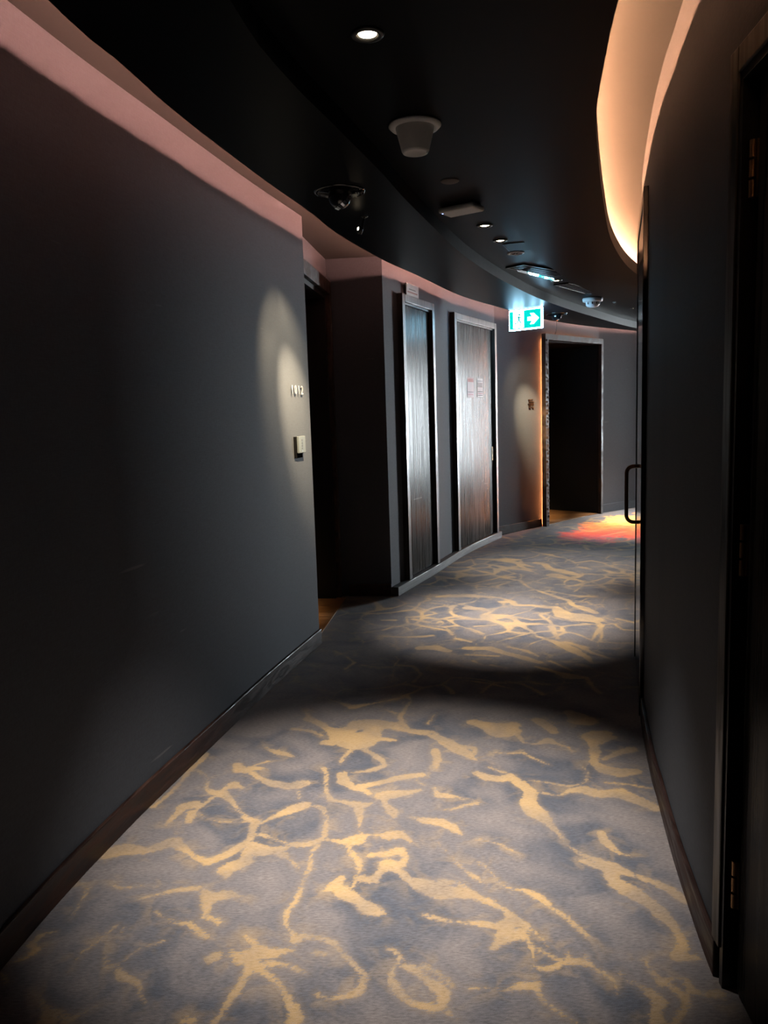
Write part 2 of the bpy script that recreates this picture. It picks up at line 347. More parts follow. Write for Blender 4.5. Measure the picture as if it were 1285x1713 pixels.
-0.339,4.729,0.006 -0.261,4.615,0.006 -0.201,4.483,0.011 -0.25,4.369,0.009
0.174,3.53,0.009 0.212,3.639,0.004
0.481,4.693,0.033 0.609,4.679,0.032 0.697,4.584,0.03 0.788,4.479,0.033 0.867,4.379,0.024
0.74,4.694,0.013 0.837,4.612,0.015 0.89,4.495,0.007
0.467,4.566,0.012 0.654,4.52,0.012
0.495,4.443,0.013 0.529,4.387,0.005
0.589,4.356,0.012 0.668,4.298,0.008
1.05,4.69,0.014 1.107,4.569,0.022 1.161,4.454,0.024 1.166,4.349,0.013
1.168,4.677,0.02 1.214,4.53,0.018 1.297,4.387,0.011
0.837,4.306,0.016 0.924,4.201,0.019 0.984,4.125,0.045 1.067,4.094,0.015 1.066,3.92,0.013 1.077,3.858,0.014
0.936,4.398,0.013 1.021,4.215,0.009
0.418,4.11,0.008 0.532,4.055,0.012 0.644,3.959,0.007
0.633,4.079,0.009 0.707,4.028,0.013 0.752,3.949,0.011 0.785,3.864,0.016
0.388,3.529,0.034 0.448,3.491,0.04 0.508,3.453,0.057 0.57,3.481,0.037
0.508,3.453,0.017 0.481,3.361,0.011
0.57,3.481,0.012 0.576,3.4,0.008 0.587,3.322,0.006
0.685,3.539,0.022 0.717,3.437,0.022 0.738,3.387,0.019
0.731,3.569,0.006 0.765,3.482,0.009
0.861,3.611,0.033 0.887,3.556,0.051 0.909,3.487,0.038
0.897,3.344,0.038 0.962,3.354,0.032
0.161,5.817,0.012 0.243,5.743,0.014 0.32,5.625,0.012 0.36,5.56,0.011 0.276,5.513,0.017 0.186,5.481,0.019 0.134,5.487,0.009 0.143,5.319,0.011 0.246,5.227,0.015 0.326,5.166,0.015 0.404,5.106,0.017 0.422,5.006,0.013
0.291,5.931,0.004 0.344,6.131,0.004 0.359,6.312,0.007 0.221,6.351,0.011
0.337,5.891,0.01 0.448,5.811,0.01 0.528,5.675,0.005 0.449,5.639,0.012
-0.036,5.022,0.015 0.098,4.983,0.015 0.232,4.979,0.021 0.287,4.997,0.02
0.131,4.967,0.004 0.119,4.808,0.004
-0.035,5.423,0.017 0.052,5.412,0.019
-0.036,5.157,0.008 0.042,5.251,0.008
0.07,5.248,0.008 0.133,5.214,0.006 0.162,5.06,0.003
0.183,5.424,0.019 0.287,5.329,0.021 0.31,5.353,0.006
0.326,5.379,0.017 0.416,5.424,0.021 0.515,5.468,0.021
0.342,5.295,0.006 0.367,5.346,0.019 0.391,5.289,0.004 0.363,5.245,0.007
0.406,6.087,0.027 0.505,6.108,0.04 0.666,6.086,0.051 0.774,6.036,0.032 0.887,5.986,0.018 0.971,5.84,0.021
0.607,5.696,0.05 0.693,5.654,0.037 0.739,5.602,0.028
0.753,5.439,0.06 0.839,5.428,0.041 0.888,5.352,0.027
0.552,5.14,0.014 0.597,5.059,0.016 0.63,4.994,0.01
0.44,4.909,0.017 0.524,4.831,0.017
0.206,4.733,0.041 0.295,4.724,0.046 0.365,4.653,0.031
0.521,4.699,0.024 0.627,4.688,0.03 0.696,4.597,0.021 0.749,4.53,0.018
0.592,5.186,0.01 0.741,5.208,0.012
0.93,7.373,0.015 1.034,7.279,0.025 1.128,7.139,0.049 1.197,7.177,0.032
0.796,7.145,0.011 0.899,6.986,0.031 0.962,6.906,0.019
0.991,6.79,0.024 1.12,6.726,0.024
0.691,6.458,0.011 0.822,6.399,0.016
0.925,7.642,0.026 1.124,7.553,0.055 1.256,7.53,0.056
1.136,7.51,0.052 1.222,7.437,0.042 1.307,7.254,0.037 1.363,7.163,0.02
1.43,7.345,0.038 1.501,7.277,0.034 1.498,7.061,0.039 1.574,6.945,0.06 1.655,6.783,0.05 1.701,6.727,0.034
1.473,6.762,0.072 1.574,6.605,0.041 1.644,6.504,0.021 1.658,6.413,0.01 1.562,6.215,0.01 1.49,6.104,0.006
1.017,6.737,0.02 1.146,6.578,0.018 1.173,6.313,0.014 1.239,6.14,0.019 1.318,5.974,0.023 1.385,5.817,0.023 1.385,5.677,0.023 1.44,5.568,0.044 1.485,5.433,0.026
1.29,6.172,0.014 1.403,6.038,0.014 1.504,5.948,0.03 1.629,5.931,0.017
1.423,5.83,0.01 1.508,5.765,0.01 1.537,5.657,0.007 1.539,5.589,0.003
0.88,5.849,0.036 0.947,5.84,0.026 0.971,5.731,0.029 1.077,5.717,0.022 1.177,5.636,0.033 1.241,5.627,0.032 1.254,5.4,0.077 1.346,5.327,0.111 1.429,5.257,0.069
0.82,5.454,0.017 0.893,5.322,0.021 0.906,5.175,0.026 0.947,5.032,0.014 0.963,4.925,0.007
0.893,5.414,0.012 1,5.309,0.014 1.109,5.311,0.01 1.162,5.411,0.005
1.1,5.124,0.027 1.087,4.963,0.018 1.08,4.835,0.012
1.421,5.228,0.026 1.442,5.111,0.014 1.376,4.982,0.018 1.274,4.765,0.008
0.712,4.754,0.008 0.799,4.65,0.008 0.889,4.485,0.007
0.96,4.912,0.009 1.035,4.791,0.026 1.089,4.689,0.037 1.141,4.569,0.026 1.166,4.456,0.013
1.105,4.759,0.022 1.211,4.629,0.022
1.466,5.223,0.011 1.53,5.129,0.008 1.537,5.004,0.009 1.599,4.97,0.013
1.586,5.267,0.017 1.676,5.14,0.017
1.513,7.943,0.015 1.65,7.724,0.031 1.749,7.523,0.011 1.799,7.283,0.016 1.969,7.368,0.021 2.041,7.242,0.015 2.08,7.018,0.018 2.211,6.793,0.019
1.786,7.067,0.032 1.858,6.951,0.014
1.944,6.689,0.019 2.152,6.61,0.016
1.671,6.499,0.012 1.739,6.401,0.012 1.785,6.266,0.009
1.916,6.463,0.014 2.062,6.331,0.014
1.45,8.372,0.02 1.732,8.105,0.028 1.986,7.856,0.019
1.182,7.808,0.029 1.39,7.708,0.02
1.99,8.89,0.017 2.158,8.535,0.022 2.293,8.139,0.013
2.28,9.45,0.021 2.443,9.139,0.042 2.793,9.431,0.039 2.994,9.293,0.043
2.476,8.79,0.023 2.814,9.06,0.037"""
# ------------------------------------------------------------------ palette
M_WALL = fabric('wall_fabric', (.035, .0405, .051))
M_CEIL = plain('ceiling_paint', (.0048, .0056, .0075), .42, noise=.05, scale=8, spec=.035)
M_COVE = plain('cove_paint', (.029, .034, .034), .7, noise=.05, scale=8)
M_DOOR = wood('black_stained_oak', (.008, .0075, .007), (.030, .027, .025), .25, (85, 85, 2.4), .11, spec=.030)
M_FRAME = wood('black_oak_casing', (.010, .009, .008), (.030, .027, .025), .34, (60, 60, 4), .25, spec=.3)
M_CARVE = wood('carved_dark_casing', (.010, .006, .0045), (.045, .026, .018), .5, (26, 26, 22), .6, spec=.22)
M_BASE = wood('baseboard_oak', (.009, .0036, .0027), (.036, .0150, .0102), .42, (60, 5, 70), .3, spec=.3, contrast=(.45, .62))
M_BASE2 = wood('baseboard_red_stain', (.009, .0037, .0028), (.024, .0092, .0066), .45, (40, 5, 60), .2, spec=.3)
M_PLINTH = wood('plinth_oak', (.012, .012, .0125), (.055, .055, .057), .5, (9, 5, 70), .35)
M_WOODFLOOR = wood('oak_floor', (.16, .072, .026), (.30, .15, .06), .4, (3, 30, 30), .1)
M_BLACK = plain('black_metal', (.008, .008, .008), .35, .3)
M_BLACKWALL = plain('recess_dark', (.007, .0065, .0065), .6, spec=.2)  # near-black base colour stands in for the dark inside the doorways
M_BLACKGLOSS = plain('black_gloss', (.006, .006, .007), .08, 0, spec=.8)
M_DARKMATTE = plain('matte_black_vent', (.006, .006, .006), .8, spec=.08)
M_CHROME = plain('chrome', (.75, .75, .76), .12, 1)
M_BRASS = plain('aged_brass', (.30, .17, .085), .42, .9)
M_BRONZE = plain('bronze_bar', (.11, .055, .03), .3, .85)
M_WHITE = plain('white_plastic', (.74, .73, .71), .45)
M_WHITE2 = plain('bright_white_plastic', (.75, .76, .78), .4)
M_PAPER = plain('paper', (.72, .70, .69), .7)
M_PINKPAPER = plain('pinkish_paper', (.50, .38, .38), .6)
M_INK = plain('ink', (.10, .09, .09), .7)
M_PINKINK = plain('faded_red_ink', (.42, .22, .19), .7)
M_REDINK = plain('red_ink', (.42, .16, .15), .7)
M_DIGIT = plain('satin_steel_digit', (.13, .13, .125), .4, 0, spec=.3)
M_BACKPLATE = plain('smoked_plate', (.004, .004, .0045), .8, spec=0)
M_GREYDISC = plain('grey_cover', (.085, .07, .066), .6)

WARM = (1.0, .90, .80)

# ------------------------------------------------------------------ plan curves
A = cr([(-1.2,-1.8),(-1.24,-.5),(-1.2,.6),(-1.082,1.947),(-.982,2.604),(-.822,3.331),(-.645,4.1),(-.44,4.90)])
E0, E1 = np.array((-.545,4.95)), np.array((-.39,6.22))
CORNER = np.array((.042,6.17))
CC = cr([(.042,6.17),(.40,7.0),(.81,8.0),(1.3,8.95)])
D = np.array([(1.24,9.01),(2.0,9.72)])
F = cr([(2.96,10.72),(3.63,11.25),(4.5,11.95),(5.5,12.65),(6.6,13.4),(8.7,14.85)])
G = cr([(.66,-1.8),(.69,-.5),(.73,.6),(.79,1.5),(.815,1.819),(.873,2.163),(.923,2.418),(.988,2.713),(1.046,2.976),(1.19,3.525),(1.468,4.465),(1.85,5.5),(2.35,6.5),(2.95,7.5),(3.75,8.6),(4.7,9.6),(5.8,10.5),(7.7,11.9),(9.85,13.4)])
SL = cr([(-.86,-1.8),(-.92,-.5),(-.89,.6),(-.758,1.995),(-.70,2.324),(-.633,2.724),(-.462,3.461),(-.315,4.018),(-.207,4.489),(.035,5.24),(.307,5.908),(.72,6.95),(1.154,7.75),(1.863,8.95),(2.6,9.85),(3.521,10.70),(4.6,11.6),(5.6,12.3),(6.8,13.15),(9.0,14.65)])
TL = cr([(-.46,-1.8),(-.50,-.5),(-.47,.6),(-.331,2.02),(-.247,2.46),(-.129,2.86),(.036,3.417),(.131,3.775),(.30,4.35),(.531,5.1),(.818,5.86),(1.164,6.65),(1.576,7.485),(2.314,8.739),(3.404,10.377),(4.4,11.3),(5.4,12.0),(6.9,12.95),(9.2,14.5)])
TR = TL + normals(TL)*(.42+.04*np.clip(TL[:, 1]-5.5, 0, 3.5))[:, None]
SR = cr([(.36,-1.8),(.40,-.5),(.45,.6),(.54,1.5),(.621,2.078),(.682,2.411),(.771,2.828),(.901,3.277),(1.132,4.017),(1.412,4.853),(1.742,5.654),(2.079,6.321),(2.72,7.6),(3.5,8.75),(4.45,9.75),(5.55,10.65),(7.5,12.1),(9.7,13.65)])
H, ZS, ZT = 2.649, 2.45, 2.53

# ------------------------------------------------------------------ floor: patterned carpet
VEIN_STROKES = [[tuple(float(q) for q in t.split(',')) for t in s.split()] for s in VEINS.split('\n') if s.strip()]

def build_carpet():
    ys = np.concatenate([np.arange(-1.8, 1.3, .1), np.arange(1.3, 5.6, .011), np.arange(5.6, 9.6, .024), np.arange(9.6, 14.8, .06)])
    ly = [-1.8, .6, 2, 3.3, 4.1, 4.9, 6.2, 6.3, 7, 8, 8.95, 9.72, 10.72, 11.25, 11.95, 13.4, 14.9]
    lx = [-1.27, -1.23, -1.12, -.87, -.69, -.50, -.42, .06, .36, .77, 1.25, 1.98, 2.92, 3.6, 4.45, 6.5, 8.65]
    ry = list(G[:, 1]) + [14.9]; rx = list(G[:, 0] + .05) + [8.75]
    n = 190; u = np.linspace(0, 1, n)
    xl = np.interp(ys, ly, lx); xr = np.interp(ys, ry, rx)
    X = xl[:, None]*(1-u) + xr[:, None]*u; Y = np.repeat(ys[:, None], n, 1)
    px, py = X.ravel(), Y.ravel()
    d = np.full(px.shape, .2)
    for s in VEIN_STROKES:
        if len(s) == 1: s = [s[0], s[0]]
        for (ax, ay, ar), (bx, by, br) in zip(s[:-1], s[1:]):
            m = (px > min(ax, bx)-.3) & (px < max(ax, bx)+.3) & (py > min(ay, by)-.3) & (py < max(ay, by)+.3)
            if not m.any(): continue
            ex, ey = bx-ax, by-ay; l2 = ex*ex+ey*ey+1e-9
            t = np.clip(((px[m]-ax)*ex+(py[m]-ay)*ey)/l2, 0, 1)
            dd = np.hypot(px[m]-ax-t*ex, py[m]-ay-t*ey) - (ar+(br-ar)*t)
            d[m] = np.minimum(d[m], dd)
    # loose network beyond the traced part of the pattern
    rng = np.random.default_rng(4)
    far = (py > 3.9) | (py < 1.35)
    fx, fy = px[far], py[far]
    wx = fx + .07*np.sin(fy*7+1)+.05*np.sin(fx*9+fy*4); wy = fy + .07*np.sin(fx*8+2)+.05*np.sin(fy*11-fx*5)
    seeds = []
    for i in range(-10, 44):
        for j in range(-8, 60):
            seeds.append(((i+rng.uniform(.05, .95))*.27, (j+rng.uniform(.05, .95))*.27))
    seeds = np.array(seeds)
    F1 = np.full(wx.shape, 9.); F2 = F1.copy()
    cell = {}
    for k, (sx, sy) in enumerate(seeds): cell.setdefault((int(sx//.6), int(sy//.6)), []).append((sx, sy))
    gi, gj = (wx//.6).astype(int), (wy//.6).astype(int)
    for (ci, cj) in set(zip(gi.tolist(), gj.tolist())):
        m = (gi == ci) & (gj == cj)
        pts = [p for a in (-1, 0, 1) for b in (-1, 0, 1) for p in cell.get((ci+a, cj+b), [])]
        if not pts: continue
        q = np.array(pts); dd = np.hypot(wx[m][:, None]-q[:, 0], wy[m][:, None]-q[:, 1]); dd.sort(axis=1)
        F1[m] = dd[:, 0]; F2[m] = dd[:, 1]
    w = .006+.020*(.5+.5*np.sin(fx*3.1+1.7*np.sin(fy*2.3)))*(.5+.5*np.sin(fy*3.7+fx)) - np.where(fy < 6.6, np.clip((6.6-fy)*.004, 0, .008)*(fy > 2), 0)
    net = (F2-F1)*.5 - w
    d[far] = np.minimum(d[far], net)
    # the sunset-coloured patch further along
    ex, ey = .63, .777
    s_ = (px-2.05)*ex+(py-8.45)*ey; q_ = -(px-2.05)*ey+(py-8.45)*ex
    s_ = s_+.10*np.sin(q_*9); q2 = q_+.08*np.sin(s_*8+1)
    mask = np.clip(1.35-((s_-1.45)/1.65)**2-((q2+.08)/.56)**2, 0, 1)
    verts = np.c_[px, py, np.zeros_like(px)]
    r = np.arange(len(ys)-1)[:, None]*n + np.arange(n-1)[None, :]
    faces = np.stack([r, r+1, r+n+1, r+n], -1).reshape(-1, 4)
    me = bpy.data.meshes.new('floor')
    me.from_pydata(verts.tolist(), [], faces.tolist())
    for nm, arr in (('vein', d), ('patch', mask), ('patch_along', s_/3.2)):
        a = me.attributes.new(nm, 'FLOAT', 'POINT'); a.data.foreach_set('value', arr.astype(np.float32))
    o = bpy.data.objects.new('floor', me); COL.objects.link(o)
    m, nt, b = mat('marbled_carpet'); N = nt.nodes; lk = nt.links.new
    def attr(nm):
        a = N.new('ShaderNodeAttribute'); a.attribute_name = nm; return a.outputs['Fac']
    def noise(sc, det=2, dist=0):
        z = N.new('ShaderNodeTexNoise'); z.inputs['Scale'].default_value = sc; z.inputs['Detail'].default_value = det; z.inputs['Distortion'].default_value = dist
        lk(tc.outputs['Object'], z.inputs['Vector']); return z.outputs[0]
    def mth(op, a, b_):
        k = N.new('ShaderNodeMath'); k.operation = op
        for i, v in enumerate((a, b_)):
            if isinstance(v, (int, float)): k.inputs[i].default_value = v
            else: lk(v, k.inputs[i])
        return k.outputs[0]
    def rng_(v, a, b_, c=0, e=1, smooth=True):
        k = N.new('ShaderNodeMapRange'); k.interpolation_type = 'SMOOTHSTEP' if smooth else 'LINEAR'
        for nm, val in (('From Min', a), ('From Max', b_), ('To Min', c), ('To Max', e)): k.inputs[nm].default_value = val
        lk(v, k.inputs['Value']); return k.outputs[0]
    def mix(f, a, b_):
        k = N.new('ShaderNodeMix'); k.data_type = 'RGBA'
        if isinstance(f, (int, float)): k.inputs[0].default_value = f
        else: lk(f, k.inputs[0])
        for i, v in ((6, a), (7, b_)):
            if isinstance(v, tuple): k.inputs[i].default_value = (*v, 1)
            else: lk(v, k.inputs[i])
        return k.outputs[2]
    tc = N.new('ShaderNodeTexCoord')
    sd = attr('vein')
    fray = mth('MULTIPLY', mth('SUBTRACT', noise(70, 3), .5), .022)
    fray2 = mth('MULTIPLY', mth('SUBTRACT', noise(14, 2), .5), .022)
    sdn = mth('ADD', sd, mth('ADD', fray, fray2))
    mpf = N.new('ShaderNodeMapping'); mpf.inputs['Scale'].default_value = (60, 190, 1); mpf.inputs['Rotation'].default_value = (0, 0, .12); lk(tc.outputs['Object'], mpf.inputs[0])
    fib = N.new('ShaderNodeTexNoise'); fib.inputs['Scale'].default_value = 1; fib.inputs['Detail'].default_value = 3; lk(mpf.outputs[0], fib.inputs['Vector'])
    sdn = mth('ADD', sdn, mth('MULTIPLY', mth('SUBTRACT', fib.outputs[0], .5), .030))
    vm = rng_(sdn, -.008, .006, 1, 0)
    soft = rng_(sdn, -.01, .030, .22, 0)
    vm = mth('MAXIMUM', vm, soft)
    vm = mth('MULTIPLY', vm, rng_(noise(5.5, 3, .7), .34, .58, .70, 1))
    mott = mth('MULTIPLY', rng_(sd, -.005, .075, 1, 0), rng_(noise(11, 3, .6), .48, .66, 0, .40))
    vm = mth('MAXIMUM', vm, mott)
    inner = rng_(sd, .01, .13)
    tone = mth('ADD', mth('MULTIPLY', inner, .45), mth('MULTIPLY', rng_(noise(2.6, 3, .8), .34, .58), .65))
    base = mix(tone, (.046, .053, .070), (.122, .110, .111))
    vc = mix(rng_(noise(3.4, 2), .35, .65), (.300, .205, .098), (.195, .148, .100))
    vc = mix(rng_(fib.outputs[0], .42, .72, 0, .45), vc, (.15, .125, .105))
    col = mix(vm, base, vc)
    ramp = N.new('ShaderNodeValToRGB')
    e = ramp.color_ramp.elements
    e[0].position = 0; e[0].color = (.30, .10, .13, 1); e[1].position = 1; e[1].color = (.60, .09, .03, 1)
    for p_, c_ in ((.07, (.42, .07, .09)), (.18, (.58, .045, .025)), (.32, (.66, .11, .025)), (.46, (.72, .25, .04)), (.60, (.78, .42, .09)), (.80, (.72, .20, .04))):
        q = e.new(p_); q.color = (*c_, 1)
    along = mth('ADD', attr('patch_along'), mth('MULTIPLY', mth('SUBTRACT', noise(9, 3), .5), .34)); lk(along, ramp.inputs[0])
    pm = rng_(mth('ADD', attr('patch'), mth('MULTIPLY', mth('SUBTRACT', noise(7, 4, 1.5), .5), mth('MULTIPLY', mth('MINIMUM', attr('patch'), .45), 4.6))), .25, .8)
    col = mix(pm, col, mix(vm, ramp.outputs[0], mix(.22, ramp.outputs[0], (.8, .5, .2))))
    pile = mth('MULTIPLY', rng_(noise(520, 2), .3, .7, .78, 1.2, False), rng_(fib.outputs[0], .3, .7, .74, 1.28, False))
    k = N.new('ShaderNodeMix'); k.data_type = 'RGBA'; k.blend_type = 'MULTIPLY'; k.inputs[0].default_value = 1
    lk(col, k.inputs[6]); lk(pile, k.inputs[7]); lk(k.outputs[2], b.inputs['Base Color'])
    b.inputs['Roughness'].default_value = .95; b.inputs['Specular IOR Level'].default_value = .15
    b.inputs['Sheen Weight'].default_value = .12; b.inputs['Sheen Roughness'].default_value = .5
    bp = N.new('ShaderNodeBump'); bp.inputs['Strength'].default_value = .5; bp.inputs['Distance'].default_value = .004
    lk(mth('ADD', noise(420, 2), mth('MULTIPLY', noise(60, 2), .6)), bp.inputs['Height']); lk(bp.outputs[0], b.inputs['Normal'])
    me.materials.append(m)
    tag(o, 'grey carpet with golden marbled veins running along the corridor', 'carpet', None, 'structure')
build_carpet()

# ------------------------------------------------------------------ walls
def wall(name, P, off, label, z0=0, z1=H, m=None):
    bm = bmesh.new(); slab(bm, P, offset(P, off), z0, z1)
    return struct(name, bm, m or M_WALL, label, 'wall')

wall('wall_left', A, -.10, 'long curved charcoal fabric wall on the left, with room number')
bm = bmesh.new(); slab(bm, np.array([E1+(-.05, .006), CORNER]), np.array([E1+(-.05, .106), CORNER+(0.04, .10)]), 0, H)
struct('wall_return', bm, M_WALL, 'short black return wall between the first doorway and the two closet doors', 'wall')
wall('wall_closet', CC, -.10, 'charcoal wall around the two glossy closet doors')
wall('wall_sign', D, -.10, 'short charcoal wall under the green exit sign')
wall('wall_far', F, -.10, 'far charcoal wall right of the open dark doorway')

# right wall, interrupted by the near door
S4a, S4b = 2.62, 3.615          # near door opening along G
gw = bmesh.new()
for s0, s1, z0, z1 in ((0, S4a, 0, H), (S4a, S4b, 2.165, H), (S4b, arc(G)[-1], 0, H)):
    P = sub(G, s0, s1); slab(gw, P, offset(P, .14), z0, z1)
struct('wall_right', gw, M_WALL, 'dark curved wall on the right with a black door', 'wall')

# wall over and beside the alcove door
ME = frame_on(E0, E1-E0, 0)
LE = float(np.hypot(*(E1-E0)))
bm = bmesh.new()
box(bm, -.14, .0, -.10, 0, 0, H, ME); box(bm, -LE, -1.20, -.10, 0, 0, H, ME); box(bm, -1.20, -.14, -.10, 0, 2.375, H, ME)
struct('wall_alcove', bm, M_WALL, 'charcoal wall above the first dark doorway on the left', 'wall')

# wall above the far recess, and its inside
R0, R1 = np.array((2.0, 9.72)), np.array((2.96, 10.72))
MR = frame_on(R0, R1-R0, 0); LR = float(np.hypot(*(R1-R0)))
bm = bmesh.new()
box(bm, 0, .1, -.95, -.02, 0, H, MR); box(bm, -LR-.08, -LR, -.95, -.02, 0, 2.4, MR)
box(bm, -LR, 0, -1.0, -.95, 0, 2.4, MR); box(bm, -LR, 0, -.95, -.10, 2.29, 2.34, MR)

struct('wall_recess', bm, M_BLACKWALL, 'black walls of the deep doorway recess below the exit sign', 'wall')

bm = bmesh.new(); box(bm, -LR, 0, -.10, 0, 2.29, H, MR)
struct('wall_header', bm, M_WALL, 'charcoal wall strip above the far dark doorway', 'wall')
# closing walls out of sight
bm = B(-1.35, .8, -1.9, -1.8, 0, H); struct('wall_back', bm, M_WALL, 'charcoal wall closing the corridor behind the camera', 'wall')

# ceiling: upper cove ceiling, two soffits and the trough between them
bm = B(-1.6, 10.6, -2.0, 16, H, H+.06)
struct('ceiling', bm, M_COVE, 'upper ceiling of the glowing light coves above both walls', 'ceiling')
NS = 170
sl, tl, tr, sr = (resample(q, NS) for q in (SL, TL, TR, SR))
bm = bmesh.new(); slab(bm, sl, tl, ZS, ZT); SOFF_L = struct('soffit_left', bm, M_CEIL, 'dark dropped ceiling band on the left holding the adjustable spotlights', 'ceiling')
bm = bmesh.new(); slab(bm, tr, sr, ZS, ZT); SOFF_R = struct('soffit_right', bm, M_CEIL, 'dark dropped ceiling band on the right beside the glowing cove', 'ceiling')
bm = bmesh.new(); slab(bm, offset(tl, -.05), offset(tr, .05), ZT, H); struct('ceiling_trough', bm, M_CEIL, 'raised dark ceiling channel holding downlights and detectors', 'ceiling')

# baseboards
def skirting(name, P, off, m, label, h=.10, t=None):
    bm = bmesh.new(); slab(bm, P, offset(P, off), 0, h)
    # eased top edge
    o = struct(name, bm, m, label, 'baseboard', bevel=.004)
    return o
AS = arc(A)[-1]
skirting('baseboard_left', sub(A, 0, AS), .016, M_BASE, 'dark grained baseboard along the left wall', .098)
skirting('baseboard_return', np.array([E1+(.09, -.011), CORNER+(.0, 0)]), .014, M_BASE, 'black baseboard on the return wall', .098)
skirting('baseboard_closet', CC, .060, M_PLINTH, 'grey grained plinth running under both closet doors', .072)
skirting('baseboard_sign', np.array([D[0], D[0]+(D[1]-D[0])*.945]), .016, M_BASE2, 'brown baseboard under the exit sign wall', .10)
skirting('baseboard_far', F, .016, M_WALL, 'charcoal baseboard along the far wall', .115)
skirting('baseboard_right', sub(G, S4b+.02, 5.36), -.016, M_BASE2, 'reddish brown baseboard along the right wall', .10)

# timber floors inside the doorways
bm = bmesh.new(); box(bm, -1.20, -.06, -.60, .075, -.004, .006, ME)
struct('floor_threshold', bm, M_WOODFLOOR, 'orange brown timber threshold in the first dark doorway', 'floor')
bm = bmesh.new(); box(bm, -LR, 0, -.95, .0, -.004, .006, MR)
struct('floor_recess', bm, M_WOODFLOOR, 'orange brown timber floor inside the far doorway', 'floor')

# ------------------------------------------------------------------ doors
# door_1: dark doorway on the left
d1 = empty('door_1', ME, 'open dark doorway behind the end of the left wall', 'door', None, 'structure')
bm = bmesh.new()
box(bm, -1.275, -.05, 0, .035, 2.378, 2.478); box(bm, -.14, -.05, 0, .035, 0, 2.378); box(bm, -1.275, -1.20, 0, .035, 0, 2.378)
bm_obj('casing', bm, M_CARVE, d1, bevel=.004)
bm = bmesh.new()
box(bm, -1.20, -1.17, -.60, .0, 0, 2.375); box(bm, -.17, -.14, -.60, .0, 0, 2.375); box(bm, -1.17, -.17, -.60, 0, 2.345, 2.375)
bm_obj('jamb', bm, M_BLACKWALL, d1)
bm_obj('door_leaf', B(-1.17, -.17, -.60, -.56, .006, 2.345), M_BLACKWALL, d1, bevel=.003)  # leaf and jamb coloured black for the unlit doorway

# door_2, door_3: the two closet doors
def closet_door(name, s0, s1, zb, zt, label):
    p0, p1 = at_s(CC, s0), at_s(CC, s1)
    M = frame_on(p0, p1-p0, 0); w = float(np.hypot(*(p1-p0)))
    r = empty(name, M, label, 'door', None, 'structure')
    cw = .062
    bm = bmesh.new()
    box(bm, -cw, 0, -.02, .048, zb, zt); box(bm, -w, -w+cw, -.02, .048, zb, zt); box(bm, -w+cw, -cw, -.02, .048, zt-cw, zt)
    bm_obj('casing', bm, M_FRAME, r, bevel=.004)
    bm_obj('stop', B(-w+cw, -cw, -.02, .026, zt-cw-.016, zt-cw), M_FRAME, r)
    leaf = bm_obj('door_leaf', B(-w+cw+.004, -cw-.004, -.02, .014, zb+.006, zt-cw-.018), M_DOOR, r, bevel=.002)
    return r, M, w
c1, MC1, WC1 = closet_door('door_2', .285, 1.07, .072, 2.41, 'first glossy black closet door, below the small white sign')
c2, MC2, WC2 = closet_door('door_3', 1.70, 2.99, .072, 2.41, 'second glossy black closet door, bearing two small notices')
# recessed flush pull on the second closet door
h = bm_obj('flush_pull', B(-WC2+.075, -WC2+.125, .012, .020, .90, 1.055), M_BRASS, c2, bevel=.004)
bm_obj('pull_slot', B(-WC2+.088, -WC2+.112, .0195, .0215, .925, 1.03), M_BLACK, h)
# scratches on the doors
M_SCR = plain('pale_scratch', (.16, .15, .14), .5)
def scratch(parent, x, z, ln, ang):
    bm = bmesh.new(); box(bm, -ln/2, ln/2, .0139, .0146, -.0012, .0012)
    for v in bm.verts:
        xx, zz = v.co.x, v.co.z
        v.co.x = x + xx*math.cos(ang)-zz*math.sin(ang); v.co.z = z + xx*math.sin(ang)+zz*math.cos(ang)
    return bm_obj('scratch', bm, M_SCR, parent)
scratch(c1, -.33, .72, .20, .02)
scratch(c2, -.95, .66, .10, .1); scratch(c2, -.85, .70, .04, -.4); scratch(c2, -1.0, .60, .03, .2)

# door_4: carved doorway in the far recess
d4 = empty('door_4', MR, 'dark doorway with a glowing carved casing under the exit sign', 'door', None, 'structure')
bm = bmesh.new()
box(bm, -.01, .055, .016, .075, 0, 2.36); box(bm, -LR-.02, -LR+.03, .016, .06, 0, 2.36); box(bm, -LR+.03, -.01, .016, .075, 2.29, 2.36)
# raised fillets of the carving on the near leg
for k in range(46):
    z = .06+k*.049
    box(bm, -.006, .006+.02*(k % 3 == 0), .075, .082, z, z+.018+.012*(k % 2))
bm_obj('casing', bm, M_CARVE, d4, bevel=.003)
bm = bmesh.new(); box(bm, -.02, .0, -.02, .016, 0, 2.32); box(bm, -LR, -LR+.015, -.02, .016, 0, 2.32); box(bm, -LR, 0, -.02, .016, 2.29, 2.32)
bm_obj('jamb', bm, M_DOOR, d4)
bm_obj('door_leaf', B(-LR+.2, -.2, -.95, -.91, .006, 2.1), M_DOOR, d4, bevel=.003)
M_GLOW = emitter('amber_led', (1.0, .29, .085), 300)
bm = bmesh.new()
box(bm, .006, .014, .004, .010, .02, 2.30); box(bm, -LR+.06, -.01, .004, .010, 2.322, 2.330)
bm_obj('backlight', bm, M_GLOW, d4)

